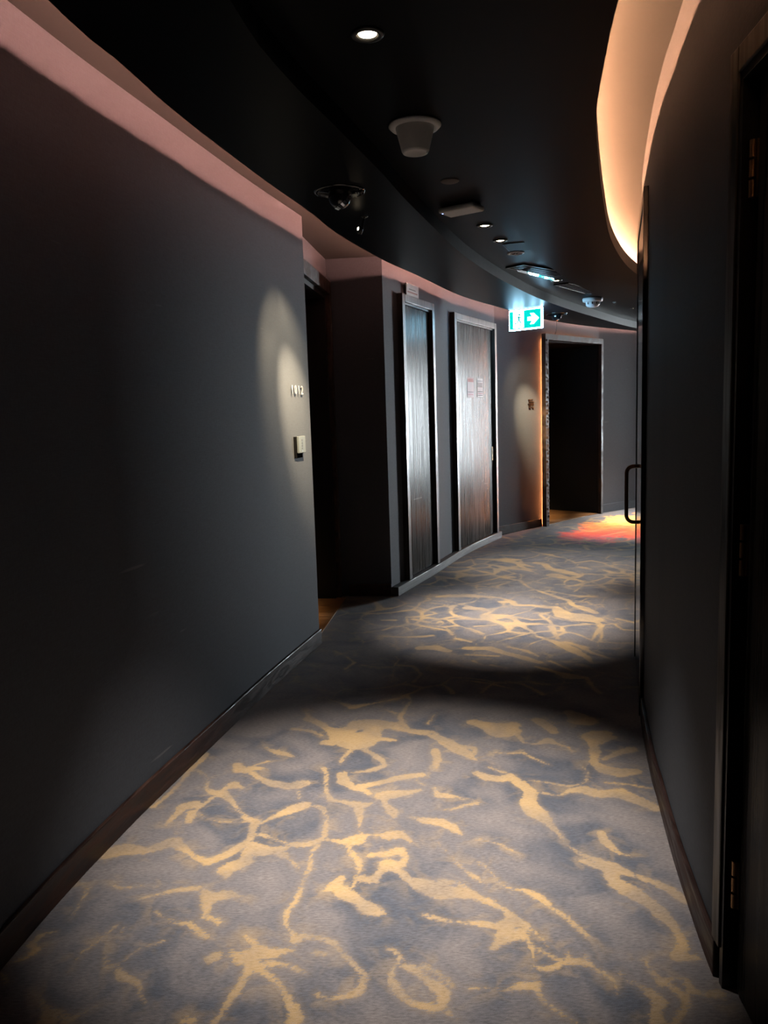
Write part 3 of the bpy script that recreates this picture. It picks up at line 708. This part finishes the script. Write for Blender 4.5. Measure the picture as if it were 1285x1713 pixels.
# door_5: near black door at the right edge
p0, p1 = at_s(G, S4a), at_s(G, S4b)
M5 = frame_on(p0, p1-p0, 0, -1); W5 = float(np.hypot(*(p1-p0)))
d5 = empty('door_5', M5, 'black hinged door at the right edge of the picture', 'door', None, 'structure')
bm = bmesh.new()
box(bm, W5-.005, W5+.045, -.002, .012, .098, 2.22); box(bm, -.045, .005, -.002, .012, 0, 2.22); box(bm, .005, W5-.005, -.002, .012, 2.165, 2.22)
bm_obj('casing', bm, M_FRAME, d5, bevel=.003)
bm = bmesh.new()
box(bm, W5-.02, W5, -.13, .006, 0, 2.165); box(bm, 0, .02, -.13, .006, 0, 2.165); box(bm, .02, W5-.02, -.13, .006, 2.145, 2.165)
bm_obj('jamb', bm, M_BLACK, d5)
bm_obj('door_leaf', B(.024, W5-.042, -.065, -.022, .008, 2.14), M_DOOR, d5, bevel=.002)
def hinge(z):
    bm = bmesh.new(); box(bm, W5-.042, W5-.02, -.024, -.019, z-.06, z+.06)
    for k in range(3):
        lathe(bm, [(.0001, 0), (.0075, 0), (.0075, .036), (.0001, .036)], 14, Matrix.Translation((W5-.031, -.014, z-.06+k*.042)))
    bm_obj('hinge', bm, M_BRASS, d5)
for z in (1.955, 1.113, .286): hinge(z)

# door_6: door further along the right wall, seen edge on
p0, p1 = at_s(G, 5.385), at_s(G, 6.36)
M6 = frame_on(p0, p1-p0, 0, -1); W6 = float(np.hypot(*(p1-p0)))
d6 = empty('door_6', M6, 'glossy dark door seen edge on along the right wall, with pull bar', 'door', None, 'structure')
bm = bmesh.new()
box(bm, 0, .055, -.02, .022, 0, 2.40); box(bm, W6-.055, W6, -.02, .022, 0, 2.40); box(bm, .055, W6-.055, -.02, .022, 2.34, 2.40)
bm_obj('casing', bm, M_BLACKGLOSS, d6, bevel=.003)
bm_obj('door_leaf', B(.058, W6-.058, -.02, .018, .008, 2.336), M_BLACKGLOSS, d6, bevel=.002)
pts = []
for k in range(9):
    a = PI/2*k/8; pts.append((W6-.20, .018+.052+.0-.0+(-.035+.035*math.sin(a))+.0, 1.125-.035+.035*math.cos(a)))
top = [(W6-.20, .012, 1.125), (W6-.20, .035, 1.125)] + [(W6-.20, .035+.038*math.sin(PI/2*k/8), 1.087+.038*math.cos(PI/2*k/8)) for k in range(1, 9)]
bot = [(x, y, 1.94-z) for x, y, z in reversed(top)]
bm = bmesh.new(); tube(bm, top+bot, .0105, 14)
bm_obj('pull_bar', bm, M_BRONZE, d6, smooth=True)

# unseen block added on the far wall to shade it from the window
sp_ = at_s(F, 1.75); hp_ = at_s(F, 1.8)-at_s(F, 1.7)
bm = bmesh.new(); box(bm, -.16, 0, -.05, .16, 0, H, frame_on(sp_, hp_, 0)); struct('light_blocker', bm, M_WALL, 'added charcoal block shading the far wall from the window, out of sight round the bend', 'light blocker')

# window_1: daylight at the end of the corridor, round the bend
wa, wb = np.array((8.68, 14.84)), np.array((9.83, 13.38))
MW = frame_on(wa, wb-wa, 0); WW = float(np.hypot(*(wb-wa)))
w1 = empty('window_1', MW, 'tall daylight window closing the corridor round the bend', 'window', None, 'structure')
bm = bmesh.new(); box(bm, -WW-.1, .1, -.12, -.04, 0, .12); box(bm, -WW-.1, .1, -.12, -.04, 2.40, H); box(bm, -.06, .1, -.12, -.04, .12, 2.4); box(bm, -WW-.1, -WW+.06, -.12, -.04, .12, 2.4)
box(bm, -WW/2-.03, -WW/2+.03, -.12, -.04, .12, 2.4)
bm_obj('frame', bm, M_BLACK, w1)
M_DAY = emitter('daylight_pane', (.86, .95, 1.0), DAY)
box_ = B(-WW-.1, -WW/2-.03, -.11, -.05, .12, 2.40); bm_obj('panel', box_, M_BLACK, w1)  # opaque cover added over half the window, cutting its light on the far wall
bm_obj('pane', B(-WW/2+.03, -.06, -.10, -.09, .12, 2.40), M_DAY, w1)

# ------------------------------------------------------------------ cove LED strips
def strip(name, P, off, m, par):
    n_ = len(P); t_ = np.clip((np.arange(n_)/n_-.50)/.12, 0, 1)[:, None]
    o_ = off*(1-.62*t_) if off > 0 else off+0*t_
    a, b_ = P+normals(P)*o_, P+normals(P)*(o_+.012)
    bm = bmesh.new(); slab(bm, a, b_, ZT+.001, ZT+.009)
    return bm_obj(name, bm, m, par)
M_LEDL = emitter('warm_led_left', (1.0, .43, .31), LEDL)
M_LEDR = emitter('warm_led_right', (1.0, .44, .22), LEDR)
strip('led_strip', resample(SL, 90), .10, M_LEDL, SOFF_L)
strip('led_strip', resample(SR, 90), -.155, M_LEDR, SOFF_R)

# ------------------------------------------------------------------ ceiling fittings
def T(x, y, z): return Matrix.Translation((x, y, z))
M_LAMP = emitter('warm_lamp', (1.0, .80, .55), 24)

def spot(p, target, power, size, blend, col=WARM, radius=.02):
    l = bpy.data.lights.new('spot', 'SPOT'); l.energy = power; l.color = col; l.spot_size = math.radians(size); l.spot_blend = blend; l.shadow_soft_size = radius
    o = bpy.data.objects.new('spot_light', l); COL.objects.link(o); o.location = p
    d = Vector(target)-Vector(p); o.rotation_euler = d.to_track_quat('-Z', 'Y').to_euler()
    return o

def downlight():
    r = empty('downlight', Matrix.Identity(4))
    bm_obj('trim_ring', L([(.030, .012), (.030, -.002), (.034, -.006), (.046, -.004), (.049, .001), (.049, .004)], 40), M_BLACK, r, smooth=True)
    bm_obj('lamp', L([(.0001, -.001), (.020, -.0016), (.0295, .002), (.0295, .01)], 40), M_LAMP, r, smooth=True)
    return r

def dup(r):
    c = r.copy(); COL.objects.link(c)
    for ch in list(r.children):
        q = ch.copy(); COL.objects.link(q); q.parent = c
    return c
proto = downlight()
DL = [((-.004, 2.389), 'lit round downlight nearest the camera, near the top edge'),
      ((.643, 4.754), 'first of the close pair of lit downlights past the white box'),
      ((.797, 5.172), 'second of the close pair of lit downlights, beside the ceiling hatch'),
      ((1.522, 6.811), 'lit round downlight between the two air grilles'),
      ((2.838, 8.84), 'farthest visible lit downlight, beyond the small white detector'),
      ((3.60, 10.24), 'lit downlight round the bend, hidden by the right wall')]
for i, ((x, y), lab) in enumerate(DL):
    o = proto if i == 0 else dup(proto)
    o.matrix_world = T(x, y, ZT-.001)
    tag(o, lab, 'ceiling light', 'recessed downlights in the ceiling channel')

for (x, y), (tx, ty), pw, sz in SPOTS:
    spot((x, y, ZT-.02), (tx, ty, 0), pw, sz, 1.0)

# adjustable black spotlights in the left soffit
M_GLINT = plain('faceted_chrome_ring', (.8, .8, .82), .1, 1)
def gimbal(loc, lab, sc=1.0):
    r = empty('gimbal_spotlight', T(*loc), lab, 'spotlight', 'black gimbal spotlights in the left soffit')
    bm_obj('trim_ring', L([(.0001, -.001), (.095, -.001), (.100, -.006), (.112, -.005), (.116, .0), (.116, .003)], 48), M_BLACKGLOSS, r, smooth=True)
    bm = bmesh.new(); bmesh.ops.create_uvsphere(bm, u_segments=36, v_segments=20, radius=.052)
    for v in bm.verts: v.co.z -= .022
    bm_obj('lamp_head', bm, M_BLACKGLOSS, r, smooth=True)
    ax = Vector((.62, .30, -.72)).normalized()
    Mx = T(0, 0, -.022) @ ax.to_track_quat('Z', 'Y').to_matrix().to_4x4()
    bm = bmesh.new(); n = 22
    for k in range(n):
        a0, a1 = 2*PI*(k+.12)/n, 2*PI*(k+.88)/n
        v = [bm.verts.new(Mx @ Vector((rr*math.cos(a), rr*math.sin(a), zz))) for zz, rr in ((.020, .0495), (.036, .042)) for a in (a0, a1)]
        bm.faces.new((v[0], v[1], v[3], v[2]))
    e = bmesh.ops.extrude_face_region(bm, geom=bm.faces[:])
    for q in e['geom']:
        if isinstance(q, bmesh.types.BMVert): q.co += (q.co-Vector((0, 0, -.022))).normalized()*.003
    bm_obj('lens_ring', bm, M_GLINT, r)
    # chrome bars shaped as the gear-like glint on the rim
    bm = bmesh.new()
    for k in range(4): box(bm, .070+.011*k, .077+.011*k, -.018, .012, -.012, -.004)
    bm_obj('clip', bm, M_CHROME, r, bevel=.001)
    return r
gimbal((-.154, 3.665, ZS-.001), 'black gimbal spotlight on the left soffit, near the first doorway')
g2 = gimbal((1.893, 8.481, ZS-.001), 'black gimbal spotlight right of the green exit sign')
bm = bmesh.new(); tube(bm, [(0, 0, -.06), (.004, 0, -.12), (-.002, .01, -.17), (-.012, .012, -.21)], .003, 8)
bm_obj('loose_wire', bm, M_BLACK, g2, smooth=True)

# slim pin spotlight
pr_ = empty('pin_spotlight', T(-.051, 4.127, ZS-.001), 'slim black pin spotlight on the left soffit, aimed at the room number', 'spotlight')
bm_obj('base_plate', L([(.0001, -.004), (.014, -.004), (.017, 0), (.017, .003)], 24), M_BLACK, pr_, smooth=True)
bm = bmesh.new(); tube(bm, [(0, 0, -.002), (-.006, -.012, -.02), (-.014, -.03, -.058), (-.018, -.035, -.068)], .0065, 12)
bm_obj('stem', bm, M_CHROME, pr_, smooth=True)
axp = Vector((-.42, .60, -.68)).normalized()
Mp = T(-.024, -.04, -.075) @ axp.to_track_quat('Z', 'Y').to_matrix().to_4x4()
bm = bmesh.new(); lathe(bm, [(.0001, -.02), (.010, -.019), (.0145, -.008), (.0155, .016), (.0135, .016), (.0001, .010)], 24, Mp)
bm_obj('lamp_head', bm, M_BLACK, pr_, smooth=True)
bm = bmesh.new(); bmesh.ops.create_uvsphere(bm, u_segments=20, v_segments=12, radius=.009)
for v in bm.verts: v.co += Vector((-.030, -.046, -.070))
bm_obj('lamp', bm, M_LAMP, pr_, smooth=True)

# spots that throw the scallops on the walls by the room numbers
for p, t, pw, sz, bl in WALLSPOTS: spot(p, t, pw, sz, bl, (1.0, .74, .43), .012)

# conical white detector
r = empty('conical_detector', T(.162, 3.104, ZT), 'white conical ceiling detector with a wide flange, nearest the camera', 'detector')
bm_obj('flange', L([(.0001, 0), (.098, 0), (.100, -.006), (.090, -.016), (.076, -.016), (.070, -.010), (.0001, -.010)], 48), M_WHITE, r, smooth=True)
bm_obj('cone', L([(.074, -.008), (.072, -.018), (.052, -.096), (.047, -.104), (.040, -.1045), (.036, -.101), (.0001, -.100)], 48), M_WHITE, r, smooth=True)
bm_obj('status_light', L([(.0001, -.108), (.003, -.107), (.004, -.103)], 12), M_WHITE2, r, smooth=True).location = (.043, -.012, 0)

# far white detector
r = empty('smoke_detector', T(2.135, 7.95, ZT), 'small white domed smoke detector at the far end of the ceiling', 'detector')
bm_obj('base', L([(.0001, 0), (.095, 0), (.100, -.010), (.096, -.034), (.080, -.040), (.0001, -.040)], 40), M_WHITE2, r, smooth=True)
bm_obj('dome', L([(.072, -.036), (.070, -.060), (.056, -.082), (.030, -.090), (.0001, -.090)], 40), M_WHITE2, r, smooth=True)
for k in range(10):
    a = 2*PI*k/10; bm_obj('vent_slot', B(.066, .0735, -.006, .006, -.066, -.044, Matrix.Rotation(a, 4, 'Z')), M_GREYDISC, r)

# blank cover disc and round ceiling speaker
r = empty('cover_disc', T(.36, 3.848, ZT), 'plain dark grey round cover plate behind the conical detector', 'cover plate')
bm_obj('plate', L([(.0001, -.004), (.040, -.004), (.044, -.001), (.044, .002)], 36), M_GREYDISC, r, smooth=True)
r = empty('ceiling_speaker', T(.968, 5.59, ZT), 'unlit pale round ceiling disc between hatch and first grille', 'ceiling disc')
bm_obj('rim', L([(.040, .001), (.040, -.006), (.046, -.008), (.058, -.006), (.060, .002)], 40), M_WHITE2, r, smooth=True)
bm_obj('grille', L([(.0001, -.003), (.040, -.003), (.041, .001)], 36), M_WHITE, r, smooth=True)
bm = bmesh.new()
bm.free()
for k in range(6): bm_obj('slot', B(.010, .034, -.004, .004, -.006, -.002, Matrix.Rotation(2*PI*k/6, 4, 'Z')), M_GREYDISC, r)

def quad_frame(p, xdir, z):
    x = Vector((xdir[0], xdir[1], 0)).normalized(); y = Vector((-x.y, x.x, 0))
    M = Matrix.Identity(4); M.col[0][:3] = x; M.col[1][:3] = y; M.col[3][:3] = (p[0], p[1], z); return M

# rectangular white unit with a blue light
r = empty('wireless_access_point', quad_frame((.459, 4.30), (.178, -.125), ZT), 'rectangular off-white ceiling box with a tiny blue light', 'access point')
bm = bmesh.new(); box(bm, -.105, .105, -.066, .066, -.034, -.006)
bm_obj('housing', bm, M_WHITE, r, bevel=.010)
bm_obj('mount', B(-.09, .09, -.05, .05, -.008, .0), M_BLACK, r)
bm_obj('status_light', L([(.0001, -.036), (.0035, -.0355), (.0045, -.033)], 12), emitter('blue_led', (.25, .35, 1), 5), r).location = (-.088, -.045, 0)

# ceiling hatch outline
r = empty('access_hatch', quad_frame((.965, 5.375), (.127, -.045), ZT), 'square flush ceiling hatch with a thin dark outline', 'hatch')
bm_obj('panel', B(-.095, .10, -.12, .12, -.003, .0), M_CEIL, r)
bm = bmesh.new(); box(bm, -.10, .105, -.125, -.121, -.0035, 0); box(bm, -.10, .105, .121, .125, -.0035, 0); box(bm, -.10, -.096, -.121, .121, -.0035, 0); box(bm, .101, .105, -.121, .121, -.0035, 0)
bm_obj('edge', bm, M_BLACK, r)

# air grilles
M_MIRROR = plain('vane_mirror', (.55, .56, .58), .06, 1, noise=.02)
def grille(c, xd, w, l, lab, tilt, m):
    r = empty('air_grille', quad_frame(c, xd, ZT), lab, 'air vent', 'air grilles in the ceiling channel')
    bm = bmesh.new()
    box(bm, -w/2, w/2, -l/2, -l/2+.02, -.010, 0); box(bm, -w/2, w/2, l/2-.02, l/2, -.010, 0)
    box(bm, -w/2, -w/2+.015, -l/2+.02, l/2-.02, -.010, 0); box(bm, w/2-.015, w/2, -l/2+.02, l/2-.02, -.010, 0)
    bm_obj('frame', bm, M_BLACK, r, bevel=.002)
    if tilt:
        bm_obj('plate', B(-w/2+.015, w/2-.015, -l/2+.02, l/2-.02, -.003, 0), M_BLACK, r)
        nl = r.matrix_world.to_3x3().transposed() @ Vector(tilt)
        q = (-nl).to_track_quat('Z', 'Y').to_matrix().to_4x4()
        bm_obj('mirror_vane', B(-w/2+.02, w/2-.02, -.16, .16, -.002, .002, T(-.01, -.07, -.040) @ q), m, r)  # reflector added and tilted so the grille mirrors the exit sign
    else:
        bm_obj('plate', B(-w/2+.015, w/2-.015, -l/2+.02, l/2-.02, -.004, 0), m, r)
    n = 3
    for k in range(n):
        x = -w/2+.015+(w-.03)*(k+1)/(n+1)
        bm_obj('blade', B(x-.006, x+.006, -l/2+.02, l/2-.02, -.011, -.003), M_BLACK, r)
    return r
grille((1.28, 6.28), (.12, -.13), .17, .66, 'near air grille whose polished face mirrors the exit sign', (-.295, .078, -.952), M_MIRROR)
grille((1.81, 7.27), (.11, -.08), .14, .72, 'far black slotted air grille before the small white detector', 0, M_DARKMATTE)
r = empty('ceiling_sensor', T(2.45, 8.3, ZT), 'tiny white ceiling sensor right of the small white detector', 'sensor')
bm_obj('dome', L([(.0001, -.014), (.010, -.012), (.016, -.004), (.017, 0)], 20), M_WHITE2, r, smooth=True)

# ------------------------------------------------------------------ exit sign
rd = Vector((.746, -.666, 0)); MX = Matrix.Identity(4)
MX.col[0][:3] = rd; MX.col[1][:3] = (.666, .746, 0); MX.col[3][:3] = (1.478, 7.99, 2.347)
ex = empty('exit_sign', MX, 'glowing green emergency exit sign with a white arrow, hung from the soffit', 'exit sign')
M_SIGNW = emitter('sign_white', (.38, .74, 1.0), SIGNW)
M_SIGNG = emitter('sign_green', (.0, .62, .54), SIGNG)
M_SIGNE = emitter('sign_edge', (.34, .70, 1.0), SIGNE)
M_SIGNL = plain('sign_line', (.05, .12, .13), .5)
bm_obj('housing', B(-.188, .188, -.016, .016, -.100, .100), M_SIGNE, ex, bevel=.004)
bm_obj('mount', B(-.15, .15, -.014, .014, .098, .104), M_BLACK, ex)
bm_obj('green_panel', B(-.176, .176, -.0185, -.0155, -.086, .086), M_SIGNG, ex)
bm = bmesh.new()
for a in ((-.178, .178, -.0195, -.0150, .086, .0885), (-.178, .178, -.0195, -.0150, -.0885, -.086), (.176, .1785, -.0195, -.0150, -.0885, .0885), (-.1785, -.176, -.0195, -.0150, -.0885, .0885)): box(bm, *a)
bm_obj('border', bm, M_SIGNL, ex)
bm_obj('door_symbol', B(-.135, -.012, -.0195, -.018, -.078, .082), M_SIGNW, ex)
def poly(bm, pts, y0, y1):
    a = [bm.verts.new((x, y0, z)) for x, z in pts]; b_ = [bm.verts.new((x, y1, z)) for x, z in pts]
    bm.faces.new(a); bm.faces.new(b_[::-1])
    for i in range(len(pts)): bm.faces.new((a[i], a[(i+1) % len(pts)], b_[(i+1) % len(pts)], b_[i]))
bm = bmesh.new()
poly(bm, [(.030, -.018), (.085, -.018), (.060, -.052), (.100, -.052), (.158, .0), (.100, .052), (.060, .052), (.085, .018), (.030, .018)], -.0195, -.018)
bm_obj('arrow', bm, M_SIGNW, ex)
bm = bmesh.new()
lathe(bm, [(.0001, 0), (.011, 0), (.011, .001), (.0001, .001)], 16, T(-.062, -.0196, .050) @ Matrix.Rotation(PI/2, 4, 'X'))
for q in ([(-.080, .034), (-.060, .036), (-.058, .0), (-.078, -.004)], [(-.080, .034), (-.100, .020), (-.098, .008), (-.078, .024)], [(-.060, .034), (-.036, .018), (-.038, .008), (-.060, .020)],
          [(-.076, 0), (-.060, .0), (-.040, -.026), (-.048, -.062), (-.058, -.062), (-.056, -.028)], [(-.078, 0), (-.064, -.004), (-.088, -.036), (-.122, -.038), (-.122, -.028), (-.094, -.026)]):
    poly(bm, q, -.0205, -.0193)
bm_obj('running_figure', bm, emitter('sign_figure', (.02, .34, .31), SIGNG), ex)

# ------------------------------------------------------------------ wall fittings
def text_part(body, size, depth, m, parent, x, z, y):
    cu = bpy.data.curves.new('digit', 'FONT'); cu.body = body; cu.size = size; cu.extrude = depth/2; cu.align_x = 'CENTER'; cu.align_y = 'CENTER'
    cu.bevel_depth = .0004; cu.offset = 0
    f = bpy.data.objects.new('digit_outline', cu); COL.objects.link(f)
    bpy.context.view_layer.update()
    me = bpy.data.meshes.new_from_object(f.evaluated_get(bpy.context.evaluated_depsgraph_get()))
    bpy.data.objects.remove(f); me.materials.clear(); me.materials.append(m)
    t = bpy.data.objects.new('digit', me); COL.objects.link(t)
    t.parent = parent
    R = Matrix.Identity(4); R.col[0][:3] = (-1, 0, 0); R.col[1][:3] = (0, 0, 1); R.col[2][:3] = (0, 1, 0); R.col[3][:3] = (x, y, z)
    t.matrix_local = R
    return t

def on_A(s):
    p = at_s(A, s); h = at_s(A, s+.05)-at_s(A, s-.05); return p, h
p, h = on_A(6.545)
nb = empty('room_number', frame_on(p, h, 1.607), 'raised pale metal room number 1012 in the spotlit patch of wall', 'room number')
for k, ch in enumerate('1012'):
    x = .081-.054*k
    text_part(ch, .072, .0025, M_DIGIT, nb, x, 0, .010)

p, h = on_A(6.53)
bell = empty('doorbell_panel', frame_on(p, h, 1.274), 'white doorbell card on a dark plate below room number 1012', 'doorbell panel')
bm_obj('back_plate', B(-.058, .058, 0, .010, -.064, .062), M_BACKPLATE, bell, bevel=.002)
card = bm_obj('card', B(-.074, .040, .012, .026, -.036, .064), plain('card_white', (.078, .092, .102), .6, spec=.1), bell, bevel=.003)
bm = bmesh.new()
for z, w_, hh in ((.040, .012, .010), (.022, .009, .012), (.006, .011, .010), (-.010, .008, .008)): box(bm, -.017-w_, -.017+w_, .0255, .0268, z-hh/2, z+hh/2)
bm_obj('symbol', bm, plain('card_symbol_grey', (.018, .020, .021), .6), card)
bm_obj('sensor_slot', B(-.028, -.006, .0255, .0270, -.026, -.021), M_BLACK, card)

# raised bronze lettering by the far doorway
pd = D[0]+(D[1]-D[0])*(.785/1.04)
rn = empty('room_sign', frame_on(pd, D[1]-D[0], 1.526), 'small raised bronze characters on the wall beside the glowing far doorway', 'room sign')
for z, segs in ((.044, ((.055, .005), (-.012, -.03))), (.020, ((.045, -.05),)), (-.004, ((.06, -.055),)), (-.028, ((.05, .0), (-.02, -.03))), (-.048, ((.045, .01), (-.015, -.055)))):
    for a, b_ in segs:
        bm_obj('character', B(b_, a, .004, .022, z-.005, z+.005), M_BRONZE, rn, bevel=.001)

# small white sign standing on the first closet door's casing
ps = at_s(CC, .575); hs = at_s(CC, .62)-at_s(CC, .53)
sg = empty('closet_sign', frame_on(ps, hs, 2.462), 'small white sign above the first closet door', 'sign')
bm_obj('plate', B(-.140, .140, .020, .028, -.052, .050), M_PAPER, sg, bevel=.001)
bm_obj('text_line', B(-.07, .085, .0278, .0286, .002, .008), M_INK, sg)
bm_obj('text_line', B(-.11, .12, .0278, .0286, -.024, -.014), M_PINKINK, sg)

# notices on the second closet door
def notice(x0, x1, z0, z1, m, lab, lines):
    e = empty('notice', MC2 @ T((x0+x1)/2, .0142, (z0+z1)/2), lab, 'notice', 'notices on the second closet door')
    w_, hh = (x1-x0)/2, (z1-z0)/2
    bm_obj('sheet', B(-w_, w_, 0, .003, -hh, hh), m, e)
    for zz, t, mm in lines:
        bm_obj('printed_line', B(-w_*.86, w_*.86, .0028, .0034, hh*zz-t/2, hh*zz+t/2), mm, e)
notice(-.60, -.41, 1.595, 1.80, M_PINKPAPER, 'left of two notices, pinkish, on the second closet door', ((.72, .035, M_REDINK), (-.45, .007, M_INK), (-.70, .006, M_REDINK)))
notice(-.89, -.71, 1.600, 1.80, M_PAPER, 'right of two notices, whiter, on the second closet door', ((-.42, .008, M_INK), (-.62, .006, M_REDINK), (-.80, .006, M_INK), (.70, .006, M_INK), (.3, .05, M_GREYDISC)))

# ------------------------------------------------------------------ world and camera
w = bpy.data.worlds.new('world'); C.world = w; w.use_nodes = True
w.node_tree.nodes['Background'].inputs[0].default_value = (.5, .6, .8, 1); w.node_tree.nodes['Background'].inputs[1].default_value = 0.0

FPX, PITCH, ROLL = 1308.98, .123975, -.0316896
cp, sp, cR, sR = math.cos(PITCH), math.sin(PITCH), math.cos(ROLL), math.sin(ROLL)
right = Vector((cR, sR*sp, sR*cp)); up = Vector((-sR, cR*sp, cR*cp)); fwd = Vector((0, cp, -sp))
cam = bpy.data.cameras.new('camera'); co = bpy.data.objects.new('camera', cam); COL.objects.link(co)
Mc = Matrix.Identity(4); Mc.col[0][:3] = right; Mc.col[1][:3] = up; Mc.col[2][:3] = -fwd; Mc.col[3][:3] = (0, 0, 1.45)
co.matrix_world = Mc
cam.sensor_fit = 'VERTICAL'; cam.sensor_height = 36; cam.lens = FPX/1713*36; cam.clip_start = .02
C.camera = co
C.view_settings.view_transform = 'Standard'; C.view_settings.look = 'None'; C.view_settings.gamma = 1; C.view_settings.use_curve_mapping = False
C.view_settings.exposure = EXPOSURE
C.cycles.use_denoising = True
C.cycles.max_bounces = 8
C.cycles.sample_clamp_indirect = 4
